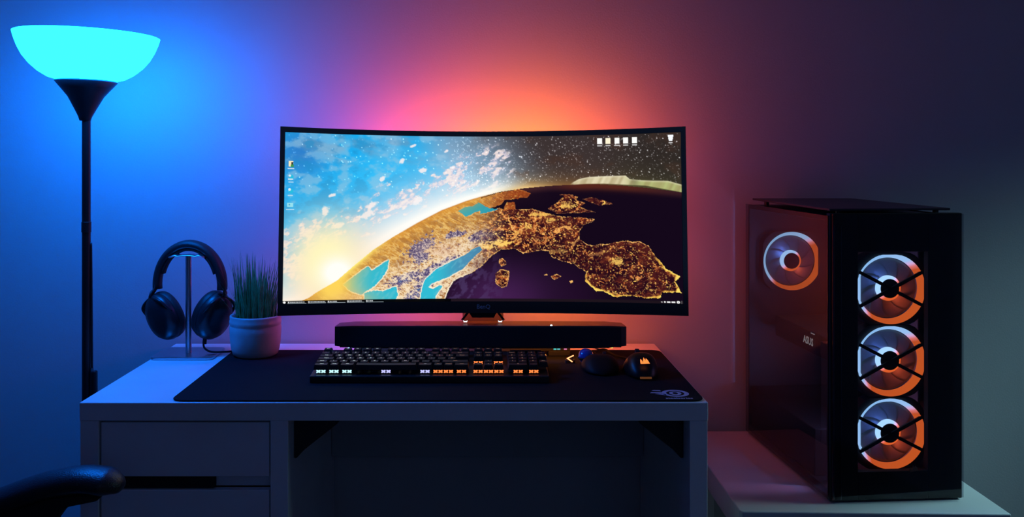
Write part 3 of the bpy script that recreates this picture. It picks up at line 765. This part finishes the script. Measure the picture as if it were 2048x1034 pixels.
def key(name, x, row_y, w, txt, lit=True):
    """x, row_y: key centre in board coordinates; floating cap over its switch"""
    zb = .0218 + (row_y + .07) * math.tan(KT)
    hw = w * U / 2 - .0007; hd = U / 2 - .0007; h = .0092; ins = .0022
    M = Matrix.Translation((x, row_y, zb)) @ Matrix.Rotation(KT, 4, 'X')
    mb = MB()
    dish = .0005
    v = [(-hw, -hd, 0), (hw, -hd, 0), (hw, hd, 0), (-hw, hd, 0), (-hw + ins, -hd + ins * .8, h), (hw - ins, -hd + ins * .8, h), (hw - ins, hd - ins, h), (-hw + ins, hd - ins, h),
         (0, -hd + ins * .8, h - dish), (0, hd - ins, h - dish)]
    mb.add(v, [(3, 2, 1, 0), (4, 8, 9, 7), (8, 5, 6, 9), (0, 1, 5, 8, 4), (1, 2, 6, 5), (2, 3, 7, 9, 6), (3, 0, 4, 7)])
    ci = ramp_col(x - .0975)
    if txt:
        tv, tf = text_shape(txt, 0.0062 if len(txt) == 1 else .0044, .00018, 1)
        mb.add([(p.x, p.y + .0012, h + .0001) for p in tv], tf, 1)
    mb.xf(M)
    return mb.build(name, [keym, LEG[ci]], kb, world=False)
X0 = -.2135
def row(y, items):
    x = X0
    for it in items:
        if isinstance(it, (int, float)): x += it * U; continue
        txt, w_ = it[0], it[1]; nm = it[2] if len(it) > 2 else 'keycap'
        key(nm, x + w_ * U / 2, y, w_, txt); x += w_ * U
YB = -.061
rows = [YB + i * U for i in range(5)] + [YB + 5 * U + .009]
one = lambda s: [(c, 1) for c in s]
row(rows[5], [('Esc', 1), 1] + [('F%d' % k, 1) for k in (1, 2, 3, 4)] + [.5] + [('F%d' % k, 1) for k in (5, 6, 7, 8)] + [.5] + [('F%d' % k, 1) for k in (9, 10, 11, 12)] + [.35, ('Prt', 1), ('Scr', 1), ('Pse', 1)])
row(rows[4], one('`1234567890-=') + [('Back', 2, 'backspace_key'), .35, ('Ins', 1), ('Home', 1), ('PgU', 1), .35, ('Num', 1), ('/', 1), ('*', 1), ('-', 1)])
row(rows[3], [('Tab', 1.5, 'tab_key')] + one('QWERTYUIOP[]') + [('Enter', 1.5, 'enter_key'), .35, ('Del', 1), ('End', 1), ('PgD', 1), .35] + one('789') + [('+', 1, 'plus_key')])
row(rows[2], [('Caps', 1.75, 'caps_lock_key')] + one("ASDFGHJKL;'#") + [1.25 + .35 + 3 + .35] + one('456'))
row(rows[1], [('Shift', 1.25, 'shift_key')] + one('\\ZXCVBNM,./') + [('Shift', 2.75, 'shift_key'), 1.35, ('^', 1, 'arrow_key'), 1.35] + one('123') + [('Ent', 1, 'enter_key')])
row(rows[0], [('Ctrl', 1.5, 'control_key'), ('Win', 1), ('Alt', 1.5, 'alt_key'), ('', 6, 'space_bar'), ('Gr', 1.5, 'alt_key'), ('Fn', 1), ('Menu', 1), ('Ctrl', 1.5, 'control_key'), .35,
              ('<', 1, 'arrow_key'), ('v', 1, 'arrow_key'), ('>', 1, 'arrow_key'), .35, ('0', 2), ('.', 1)])
# lit switches seen under the floating caps
def switch(x, y, nm='key_switch'):
    z = .0160 + (y + .07) * math.tan(KT)
    mb = MB()
    for s_ in (-1, 1):
        cx_ = x + s_ * .0046; z0_ = z; Z_ = lambda q: z0_ + (q - z0_) * 1.5
        mb.prism([((q0 - cx_) * 1.22 + cx_, Z_(q1)) for q0, q1 in [(cx_ - .0033, z), (cx_ - .0012, z), (cx_ - .0003 * s_, z + .0006), (cx_ + .0014, z), (cx_ + .0033, z + .0002), (cx_ + .0026, z + .0016), (cx_ + .0034, z + .0034), (cx_ + .001, z + .0036), (cx_ + .0002, z + .0028), (cx_ - .0014, z + .0036), (cx_ - .0033, z + .0035), (cx_ - .0024, z + .0019)]], y, y + .0008, 'y')
    mb.box(x - .0075, x + .0075, y + .001, y + .010, z - .001, z + .0054, 1)
    mb.build(nm, [SWL[ramp_col(x - .0975)], matte], kb, world=False)
sy_ = rows[0] - .0072
xs = []
x = X0
for w_ in (1.5, 1, 1.5, 6, 1.5, 1, 1, 1.5): xs.append(x + w_ * U / 2); x += w_ * U
x += .35 * U
for k in range(3): xs.append(x + (k + .5) * U)
xs += [x + (3.35 + 1) * U, x + (3.35 + 2.5) * U]
for q in xs: switch(q, sy_)
for k in (0, 2): switch(x + (k + .5) * U, rows[3] - .0072)

# =====================================================================
#  mouse, trackball, little arrow light
# =====================================================================
def pebble(mb, c, L, Wd, H, rearlift=.35, flare=.0, n=22, m=24, mi=0, seat=.003):
    """mouse-like shell: length along +y, palm hump towards the rear (-y)"""
    vs = []; fs = []
    for i in range(n + 1):
        u = i / n; yy = -L / 2 + L * u
        e = (1 - abs(2 * u - 1) ** 2.6) ** .5 if 0 < u < 1 else 0
        hump = math.exp(-((u - rearlift) / .42) ** 2)
        wd = Wd / 2 * max(e, .02) * (1 + flare * math.cos(2 * PI * u)); hh = H * hump * max(e, .02) ** .9
        for j in range(m + 1):
            a = PI * j / m
            ca_, sa_ = math.cos(a), math.sin(a)
            x_ = wd * (abs(ca_) ** .75) * (1 if ca_ >= 0 else -1)
            vs.append((c[0] + x_, c[1] + yy, c[2] + seat + hh * sa_ ** .8))
        vs.append((c[0], c[1] + yy, c[2] + seat * .2))
    k = m + 2
    for i in range(n):
        for j in range(k):
            a = i * k + j; b = i * k + (j + 1) % k
            fs.append((a, a + k, b + k, b))
    fs += [tuple(range(k)), tuple(range(n * k, n * k + k))[::-1]]
    mb.add(vs, fs, mi, True); return mb
DM = DZ + .003
ms = thing('computer_mouse', 'black gaming mouse with a glowing orange sail logo on the mat', 'mouse', (.302, -.302, DM))
pebble(MB(), (.299, -.302, DM), .120, .062, .040).build('shell', mat('mouse_shell', (.007, .007, .008), .38, spec=.35), ms)
MB().cyl((.2955, -.268, DM + .029), .010, .007, 24, 'x').build('scroll_wheel', matte, ms)
def sails(s=1.0):
    out = []
    for k, (a, b, c_) in enumerate((((-.0085, -.0055), (-.0035, -.0055), (-.0080, .0040)), ((-.0040, -.0055), (.0020, -.0052), (-.0022, .0070)), ((.0012, -.0052), (.0085, -.0050), (.0018, .0052)))):
        out.append([(a[0] * s, a[1] * s), (b[0] * s, b[1] * s), ((b[0] * .35 + c_[0] * .65 + .001) * s, (b[1] * .35 + c_[1] * .65) * s), (c_[0] * s, c_[1] * s), ((a[0] * .4 + c_[0] * .6 - .0006) * s, (a[1] * .4 + c_[1] * .6) * s)])
    return out
lgm = MB()
F = frame((.299, -.3553, DM + .0345), (1, 0, 0), (0, .55, .83))
for pts in sails(1.0): lgm.prism(pts, 0, .0006, 'z')
lgm.xf(F).build('glowing_logo', emit('logo_orange', (1, .24, .05), 1.4), ms, label='small orange lit emblem')
MB().box(.289, .310, -.3640, -.3600, DM + .0035, DM + .0065).build('rear_accent', emit('accent_dim', (.30, .10, .035), .35), ms)
MB().tube(spline([(.302, -.245, DM + .008), (.300, -.20, DM + .003), (.272, -.16, DM + .004), (.255, -.135, DM + .010), (.245, -.105, DM + .004), (.24, -.06, DZ + .003), (.23, -.016, DZ + .003)]), .0019, 8).build('cable', matte, ms)

tb = thing('trackball', 'black thumb trackball with a blue ball, left of the gaming mouse', 'trackball', (.232, -.275, DM))
pebble(MB(), (.2260, -.272, DM), .116, .070, .029, .4).build('shell', mat('satin_black', (.006, .006, .008), .6, spec=.3), tb)
MB().ico((.2030, -.238, DM + .0185), .0150, sub=4).build('ball', mat('blue_ball', (.03, .10, .55), .18, coat=.5), tb, label='blue thumb ball')
MB().lathe([(.0165, 0), (.0175, .002), (.0165, .004), (.0152, .002)], (.2030, -.238, DM + .0135), 32, close=True).build('ball_socket', matte, tb)
MB().cyl((.236, -.240, DM + .020), .008, .006, 20, 'x').build('scroll_wheel', matte, tb)

ch = thing('arrow_light', 'small glowing orange arrow-shaped light between keyboard and trackball', 'light', (.1745, -.214, DM))
MB().prism(rrect(.164, .184, -.220, -.206, .004), DM + .0002, DM + .006, 'z').build('puck', matte, ch)
F = frame((.1745, -.2215, DM + .0105), (1, 0, 0), (0, .25, .95))
MB().prism([(-.0085, 0), (.0055, .0065), (.0065, .0045), (-.0048, -.0002), (.0040, -.0062), (.0025, -.0078)], 0, .0012, 'z').xf(F).build('arrow', emit('arrow_orange', (1.0, .30, .12), 3.2), ch, label='bright orange arrow')
MB().box(.170, .179, -.2200, -.2180, DM + .002, DM + .014).build('stem', matte, ch)

# =====================================================================
#  headphones on their stand
# =====================================================================
HX, HY = -.6155, -.128
hsn = thing('headphone_stand', 'silver metal headphone stand on the left rear of the desk', 'stand', (HX, HY, DZ))
MB().prism(rrect(HX - .064, HX + .064, HY - .052, HY + .052, .012), DZ + .0005, DZ + .006, 'z').build('base_plate', alu, hsn, bevel=.0012)
MB().cyl((HX, HY, DZ + .006), .0062, .2028, 24).build('column', alu, hsn)
tc_ = []
for k in range(13):
    x = -.037 + .074 * k / 12; dz = -.0075 * (x / .037) ** 2 + (.0035 if abs(x) > .024 else 0)
    tc_.append((HX + x, HY, DZ + .2092 + dz))
MB().tube(tc_, .017, 12, ry=.0022).build('cradle', alu, hsn)

hp = thing('headphones', 'black over-ear headphones hanging on the silver stand', 'headphones', (HX, HY, DZ + .2))
hpm = mat('headphone_leather', (.011, .011, .014), .5, bump=.15, bscale=600)
hps = mat('headphone_shell', (.013, .013, .017), .35)
arc = []
for k in range(33):
    a = PI * (-.03 + 1.06 * k / 32)
    arc.append((HX - .0 + .0705 * math.cos(PI - a) * (1 if True else 1), HY + .008 + .008 * math.cos(a), DZ + .146 + .0845 * math.sin(a) if math.sin(a) > 0 else DZ + .146 + .10 * math.sin(a)))
MB().tube(arc, [.014] * 33, 14, ry=[.0095 for k in range(33)], up=(0, 0, 1)).build('headband', hpm, hp)
pad_ = [(HX + (x - HX) * .87, y, DZ + .146 + (z - DZ - .146) * .895) for x, y, z in arc[4:-4]]
MB().tube(pad_, .011, 12, ry=.0045).build('band_padding', matte, hp)
def cup(cx_, cz_, lean, yaw, wid, sgn):
    M = Matrix.Translation((cx_, HY + .008, cz_)) @ Matrix.Rotation(R(lean), 4, 'Y') @ Matrix.Rotation(R(yaw), 4, 'Z')
    # local: thickness along x, height z, width y
    def shell(prof, a, b, n=40):
        mb = MB(); vs = []; fs = []; k = len(prof)
        for j in range(n):
            t = 2 * PI * j / n
            for r, h in prof: vs.append(M @ Vector((h * sgn, a * r * math.cos(t), b * r * math.sin(t) * (1 + .05 * math.sin(t)))))
        for j in range(n):
            for i in range(k - 1):
                q = j * k + i; q2 = ((j + 1) % n) * k + i
                fs.append((q, q + 1, q2 + 1, q2) if sgn > 0 else (q, q2, q2 + 1, q + 1))
        return mb.add(vs, fs, 0, True)
    A_, B_ = wid, .052
    c = shell([(.0, .026), (.5, .025), (.8, .021), (.95, .012), (1, .002), (.96, -.003), (.0, -.003)], A_, B_).build('ear_cup', hps, hp)
    shell([(.0, -.004), (.62, -.004), (.66, -.014), (.80, -.022), (.95, -.018), (1.0, -.008), (.96, -.003)], A_, B_).build('ear_cushion', hpm, c)
    p0 = M @ Vector((.006 * sgn, -wid * .9, .006)); p1 = M @ Vector((.006 * sgn, wid * .9, .006)); top = Vector((HX + sgn * .0715, HY + .008, DZ + .138))
    mid = M @ Vector((.012 * sgn, 0, B_ * .92))
    yk = MB().tube([top + Vector((0, 0, .012)), top, top * .5 + mid * .5 + Vector((sgn * .003, 0, 0)), mid], [.0055, .0065, .009, .012], 10, ry=[.003, .0035, .004, .004], up=(1, 0, 0))
    yk.tube(spline([p0, M @ Vector((.018 * sgn, -wid * .75, .035)), mid, M @ Vector((.018 * sgn, wid * .75, .035)), p1]), .0035, 8)
    yk.build('yoke', alu if False else hps, hp)
cup(HX - .0520, DZ + .078, -25, 56, .041, -1)
cup(HX + .0480, DZ + .079, 20, -34, .041, 1)
MB().tube(spline([(HX + .034, HY - .006, DZ + .036), (HX + .033, HY - .006, DZ + .026), (HX + .036, HY - .008, DZ + .016), (HX + .050, HY - .012, DZ + .0095), (HX + .074, HY - .010, DZ + .0085), (HX + .090, HY + .022, DZ + .004), (HX + .115, HY + .062, DZ + .003), (HX + .145, HY + .085, DZ + .003)]), .0021, 8).build('cable', matte, hp)
MB().tube([(HX + .034, HY + .006, DZ + .042), (HX + .033, HY + .004, DZ + .022)], .0032, 10).build('cable_plug', matte, hp)

# =====================================================================
#  potted grass
# =====================================================================
PX, PY = -.4720, -.142
pt = thing('potted_grass', 'grey ceramic pot of long green grass left of the monitor', 'plant', (PX, PY, DM))
potm = mat('pot_ceramic', (.42, .44, .46), .55, bump=.15, bscale=120, vary=.08, vscale=40)
prof = [(0, 0), (.040, 0), (.0455, .004), (.0490, .014), (.0512, .030), (.0522, .048), (.0525, .060), (.0515, .062), (.0515, .0645), (.0527, .0665), (.0527, .073), (.0517, .075), (.0522, .080), (.0515, .0835), (.0485, .0835), (.0475, .078), (.0465, .070), (.0, .068)]
MB().lathe(prof, (PX, PY, DM + .0003), 64).build('pot', potm, pt)
MB().lathe([(0, .074), (.03, .0745), (.0462, .0725)], (PX, PY, DM), 32).build('soil', mat('soil', (.02, .014, .01), .95, bump=1, bscale=300), pt)
rg = random.Random(5)
def blade(mb, bx, by, ang, lean, L, w_, curl):
    vs = []; fs = []; n = 7
    d = Vector((math.cos(ang), math.sin(ang), 0)); sd = Vector((-math.sin(ang), math.cos(ang), 0))
    for i in range(n + 1):
        t = i / n
        p = Vector((bx, by, DM + .070)) + d * (lean * L * t + curl * L * t * t) + Vector((0, 0, L * (t - .25 * abs(curl) * t * t)))
        ww = w_ * (1 - t) ** .6 * (1 if i < n else .0)
        vs += [p - sd * ww, p + sd * ww + d * .0002, p + d * ww * .45]
    for i in range(n):
        a = 3 * i
        for k in range(3): fs.append((a + k, a + (k + 1) % 3, a + 3 + (k + 1) % 3, a + 3 + k))
    mb.add(vs, fs, 0, True)
gr = MB()
for k in range(430):
    a = rg.uniform(0, 2 * PI); r = .040 * math.sqrt(rg.random())
    bx, by = PX + r * math.cos(a), PY + r * math.sin(a)
    out = r / .040 * (.35 if (math.cos(a) < -.2 and math.sin(a) > -.6) else 1)
    blade(gr, bx, by, a + rg.uniform(-.7, .7), rg.uniform(.0, .22) * out + .02, (.05 + .10 * rg.random() ** 1.6) * (1 - .15 * out), rg.uniform(.0010, .0021), rg.uniform(-.05, .22) * out)
for ang, lean, L, curl in ((PI + .75, .28, .118, .15), (PI + .9, .30, .085, .12), (PI + .6, .22, .10, .25), (PI + .62, .66, .130, .22), (PI + .8, .5, .12, .12), (PI + 1.2, .3, .12, .1), (0.1, .3, .10, .2), (.5, .12, .142, .1), (5.2, .10, .152, .12), (4.4, .06, .158, .1), (3.9, .10, .150, .14), (5.8, .16, .148, .12), (4.8, .02, .146, .05), (2.2, .05, .112, .1), (2.8, .14, .118, .1)):
    blade(gr, PX + .03 * math.cos(ang), PY + .03 * math.sin(ang) - .004, ang, lean, L, .0014, curl)
gr.build('grass_blades', mat('grass', (.05, .34, .12), .45, vary=.4, vscale=60), pt, kind='stuff')

# =====================================================================
#  computer tower
# =====================================================================
CR = R(4.0)
CWd, CDp, CHt = .239, .420, .504
fl = Vector((.604, -.462, TZ))
cc_ = fl + Matrix.Rotation(CR, 3, 'Z') @ Vector((CWd / 2, CDp / 2, 0))
pc = thing('computer_tower', 'black computer tower with smoked glass and four lit fans on the side table', 'computer', tuple(cc_), CR)
hx, hy = CWd / 2, CDp / 2
cm_ = mat('case_steel', (.014, .014, .016), .4, bump=.03, bscale=900)
inn = mat('case_interior', (.008, .008, .009), .7)
L_ = dict(world=False)
ZF = .007                                             # foot height
ch_ = MB().box(-hx + .004, hx - .004, -hy + .012, hy, ZF, ZF + .012)          # floor
ch_.box(hx - .010, hx - .004, -hy + .012, hy, ZF, CHt - .012)                 # far side
ch_.box(-hx + .004, hx - .004, hy - .006, hy, ZF, CHt - .012)                 # back
ch_.box(-hx + .004, hx - .004, -hy + .012, hy, CHt - .014, CHt - .006)        # top
ch_.build('chassis', cm_, pc, bevel=.001, **L_)
# front frame with a tall opening in front of the fans
ox0, ox1, oz0, oz1 = -.0690, .0575, .053, .4365
MB().box(-hx, ox0, -hy + .008, -hy + .022, ZF - .004, CHt).box(ox1, hx, -hy + .008, -hy + .022, ZF - .004, CHt).box(ox0, ox1, -hy + .008, -hy + .022, ZF - .004, oz0).box(ox0, ox1, -hy + .008, -hy + .022, oz1, CHt).build('front_frame', matte, pc, bevel=.001, **L_)
MB().box(-hx + .002, hx - .002, -hy, -hy + .005, ZF, CHt - .001).build('front_glass', smoked_glass('front_smoked', (.72, .72, .75), .05), pc, **L_)
MB().box(-hx - .003, -hx, -hy + .010, hy - .004, ZF, CHt - .004).build('side_glass', smoked_glass('side_smoked', (.62, .62, .64)), pc, **L_)
MB().box(hx - .004, hx, -hy + .010, hy, ZF - .005, CHt - .004).build('side_panel', gloss, pc, bevel=.001, **L_)
MB().box(-hx + .004, -hx + .007, -hy + .0045, -hy + .008, ZF, CHt - .02).box(-hx + .018, -hx + .020, -hy + .0045, -hy + .008, ZF, CHt - .02).build('front_trim', mat('dark_chrome', (.10, .10, .12), .2, metal=1), pc, **L_)
# raised lid plate
MB().prism([(-hx + .001, -hy + .012), (hx - .014, -hy + .020), (hx - .012, hy - .02), (-hx + .012, hy - .004)], CHt + .004, CHt + .008, 'z').build('top_plate', mat('lid_metal', (.05, .045, .06), .4, metal=.6), pc, bevel=.001, **L_)
for x, y in ((-hx + .03, -hy + .04), (hx - .03, -hy + .04), (-hx + .03, hy - .04), (hx - .03, hy - .04)): MB().cyl((x, y, CHt - .006), .005, .0105, 12).build('standoff', cm_, pc, **L_)
for y in (-hy + .03, hy - .06):
    for x in (-hx + .02, hx - .055): MB().prism([(x, ZF), (x + .035, ZF), (x + .031, 0), (x + .004, 0)], y, y + .03, 'y').build('foot', matte, pc, bevel=.002, **L_)
# motherboard side wall, card and its lettering
MB().box(.070, .0715, -hy + .06, hy - .03, .12, CHt - .03).build('motherboard_tray', inn, pc, **L_)
MB().box(-.075, .070, -.11, hy - .05, .222, .266).build('graphics_card', inn, pc, bevel=.003, **L_)
tv, tf = text_shape('ASUS', .0200, .0006, 2)
F = frame((-.0758, -.010, .2436), (0, -1, 0), (0, 0, 1))
am = MB().add([F @ v for v in tv], tf); am.add([F @ Vector(p) for p in ((.012, .017, 0), (.030, .017, 0), (.030, .019, 0), (.012, .019, 0))], [(0, 1, 2, 3)])
am.build('card_lettering', emit('card_letters', (.62, .60, .62), .6), pc, **L_)
MB().box(-hx + .008, .069, -hy + .090, hy - .008, ZF + .012, .105).build('power_supply_cover', inn, pc, bevel=.002, **L_)
# fans: local x right, z up, facing -y
fan_stops = [(0, (.32, .62, 1.0)), (.40, (.40, .66, 1.0)), (.47, (.80, .50, .80)), (.52, (.85, .22, .20)), (.58, (.64, .10, .020)), (1, (.66, .11, .018))]
ringm = emit_ramp('fan_ring_light', (.7071, 0, -.7071), -.062, .062, fan_stops, 1.6)
hubm = emit_ramp('fan_hub_light', (.7071, 0, -.7071), -.040, .040, fan_stops, 2.2)
bl = bpy.data.materials.new('frosted_blade'); bl.use_nodes = True
nt = bl.node_tree; nt.nodes.clear()
_o = nt.nodes.new('ShaderNodeOutputMaterial'); _t = nt.nodes.new('ShaderNodeBsdfTranslucent'); _d = nt.nodes.new('ShaderNodeBsdfDiffuse'); _m = nt.nodes.new('ShaderNodeMixShader')
_n = nt.nodes.new('ShaderNodeTexNoise'); _n.inputs['Scale'].default_value = 60
_r = nt.nodes.new('ShaderNodeValToRGB'); _r.color_ramp.elements[0].color = (.26, .27, .32, 1); _r.color_ramp.elements[1].color = (.36, .36, .40, 1)
nt.links.new(_n.outputs['Fac'], _r.inputs['Fac'])
for s_ in (_t, _d): nt.links.new(_r.outputs['Color'], s_.inputs['Color'])
_m.inputs[0].default_value = .5
nt.links.new(_t.outputs[0], _m.inputs[1]); nt.links.new(_d.outputs[0], _m.inputs[2]); nt.links.new(_m.outputs[0], _o.inputs['Surface'])
fan_frame_m = mat('fan_frame', (.012, .012, .014), .5)
def fan(loc, flats, strut=True):
    def rr(t, r):
        c, s = math.cos(t), math.sin(t)
        if 'l' in flats and c < 0: r = min(r, .0578 / -c)
        if 't' in flats and s > 0: r = min(r, .0592 / s)
        if 'r' in flats and c > 0: r = min(r, .0560 / c)
        return r
    n = 96; vs = []; fs = []
    for k in range(n):
        t = 2 * PI * k / n
        for r, y in ((.0635, .026), (.0635, .001), (.0535, .001), (.0535, .026)):
            q = r
            vs.append((q * math.cos(t), y, q * math.sin(t)))
    # square outer frame
    fr = MB()
    m_ = 48; v2 = []; f2 = []
    for k in range(m_):
        t = 2 * PI * k / m_; q = min(.0635 / max(abs(math.cos(t)), 1e-6), .0635 / max(abs(math.sin(t)), 1e-6), .075)
        for a_, y in ((q, .002), (q, .026), (.0620, .026), (.0620, .002)): v2.append((a_ * math.cos(t), y, a_ * math.sin(t)))
    for k in range(m_):
        for i in range(4): f2.append((4 * k + i, 4 * k + (i + 1) % 4, 4 * ((k + 1) % m_) + (i + 1) % 4, 4 * ((k + 1) % m_) + i))
    fr.add(v2, f2)
    f = fr.build('fan', fan_frame_m, pc, world=False, loc=loc)
    # light ring
    vs = []; fs = []
    for k in range(n):
        t = 2 * PI * k / n; ro = rr(t, .0625); ri = min(.0546, ro - .0012)
        for q, y in ((ro, -.003), (ro - .0012, -.003), (ri, .011), (ro, .014)): vs.append((q * math.cos(t), y, q * math.sin(t)))
    for k in range(n):
        for i in range(4): fs.append((4 * k + i, 4 * ((k + 1) % n) + i, 4 * ((k + 1) % n) + (i + 1) % 4, 4 * k + (i + 1) % 4))
    MB().add(vs, fs).build('light_ring', ringm, f, world=False)
    # blades: nine wide overlapping blades
    bm_ = MB(); nb = 9
    for b in range(nb):
        t0 = 2 * PI * b / nb; vs = []; fs = []; nr, na = 8, 7
        for i in range(nr + 1):
            r = .020 + (.0538 - .020) * i / nr
            for j in range(na + 1):
                t = t0 + (2 * PI / nb) * 1.2 * j / na + .55 * (i / nr)
                vs.append((r * math.cos(t), .013 + .0030 * j / na, r * math.sin(t)))
        for i in range(nr):
            for j in range(na):
                a = i * (na + 1) + j; fs.append((a, a + 1, a + na + 2, a + na + 1))
        bm_.add(vs, fs, 0, True)
    bo = bm_.build('fan_blades', bl, f, world=False)
    so = bo.modifiers.new('thickness', 'SOLIDIFY'); so.thickness = .0008
    MB().lathe([(.0172, .003), (.0172, .014), (.0225, .0125), (.0225, .0075), (.0205, .004)], n=48, axis='y', close=True).build('hub_ring', hubm, f, world=False)
    MB().lathe([(0, .001), (.0158, .001), (.017, .002), (.017, .020), (.0, .020)], n=40, axis='y').build('hub', matte, f, world=False)
    for ang, c_, pw in ((135, (.14, .32, 1.0), .50), (-45, (1.0, .12, .03), .38)):           # added coloured point lights behind the hub that make the blades glow
        ld = bpy.data.lights.new('added_blade_glow', 'POINT'); ld.energy = pw; ld.color = c_; ld.shadow_soft_size = .006
        lo = bpy.data.objects.new('added_blade_glow', ld); COL.objects.link(lo); lo.parent = f
        lo.location = (.0265 * math.cos(R(ang)), .026, .0265 * math.sin(R(ang)))
    if strut:
        for sg in (1, -1):
            a = R(27.5) * sg; c, s = math.cos(a), math.sin(a); w_ = .0029; L1 = .0655
            MB().add([Vector((x * c - z * s, y, x * s + z * c)) for x in (-L1, L1) for y in (-.004, -.0005) for z in (-w_, w_)],
                     [(0, 1, 3, 2), (4, 6, 7, 5), (0, 4, 5, 1), (2, 3, 7, 6), (0, 2, 6, 4), (1, 5, 7, 3)]).build('strut', matte, f, world=False)
    return f
for z in (.3675, .2390, .1095): fan((.0055, -hy + .038, z), 'lt')
fan((-.031, hy - .034, .378), 'r', strut=False)
sl = MB()
for pts in sails(.95): sl.prism(pts, 0, .0004, 'z')
sl.xf(frame((.0275, -hy - .0006, .060), (1, 0, .18), (0, 0, 1))).build('sail_logo', mat('logo_dark', (.05, .012, .012), .5), pc, world=False)

# =====================================================================
#  office chair: only its armrest reaches into view
# =====================================================================
chm = mat('chair_leather', (.022, .022, .026), .33, bump=.35, bscale=420)
cr = thing('office_chair', 'black leather office chair, its curved armrest showing at lower left', 'chair', (-.95, -.93, 0))
for yc in (-.67, -1.19):
    padp = spline([(-1.00, yc, .50), (-.90, yc, .560), (-.81, yc, .612), (-.728, yc, .645), (-.683, yc, .662), (-.645, yc, .673), (-.605, yc, .679), (-.575, yc, .677), (-.556, yc, .672), (-.543, yc, .664)])
    nn = len(padp)
    rad = [.034 * min(1, ((nn - 1 - i) / 14.) ** .5 + .04) for i in range(nn)]
    a_ = MB().tube(padp, rad, 20, ry=[r * .56 for r in rad]).build('armrest', chm, cr, label='curved black padded armrest')
    MB().prism([(-1.0, .49), (-.90, .548), (-.81, .598), (-.728, .630), (-.645, .656), (-.590, .660), (-.575, .650), (-.625, .640), (-.640, .620), (-.655, .56), (-.68, .50), (-.72, .42), (-.80, .42), (-.96, .42), (-1.0, .44)], yc - .016, yc + .016, 'y').build('arm_support', matte, cr, bevel=.006)
MB().prism(rrect(-1.20, -.68, -1.17, -.69, .06), .40, .47, 'z').build('seat', chm, cr, bevel=.025, seg=4)
bk = MB(); vs = []; fs = []
for i in range(9):
    t = i / 8; z = .47 + .62 * t; x = -1.17 - .10 * t - .03 * math.sin(PI * t); w_ = .24 - .03 * t * t
    vs += [(x, -.93 - w_, z), (x + .05, -.93 - w_ + .03, z), (x + .05, -.93 + w_ - .03, z), (x, -.93 + w_, z), (x - .03, -.93, z)]
for i in range(8):
    for k in range(5): fs.append((5 * i + k, 5 * i + (k + 1) % 5, 5 * i + 5 + (k + 1) % 5, 5 * i + 5 + k))
fs += [(4, 3, 2, 1, 0), tuple(range(40, 45))]
bk.add(vs, fs, 0, True).build('backrest', chm, cr)
MB().cyl((-.95, -.93, .09), .025, .315, 24).build('gas_column', matte, cr)
sb_ = MB()
for k in range(5):
    a = 2 * PI * k / 5 + .3; sb_.tube([(-.95, -.93, .105), (-.95 + .27 * math.cos(a), -.93 + .27 * math.sin(a), .075)], [.022, .012], 8)
    MB().cyl((-.95 + .27 * math.cos(a), -.93 + .27 * math.sin(a) - .012, .028), .028, .024, 20, 'y').build('caster', matte, cr)
sb_.build('star_base', matte, cr)
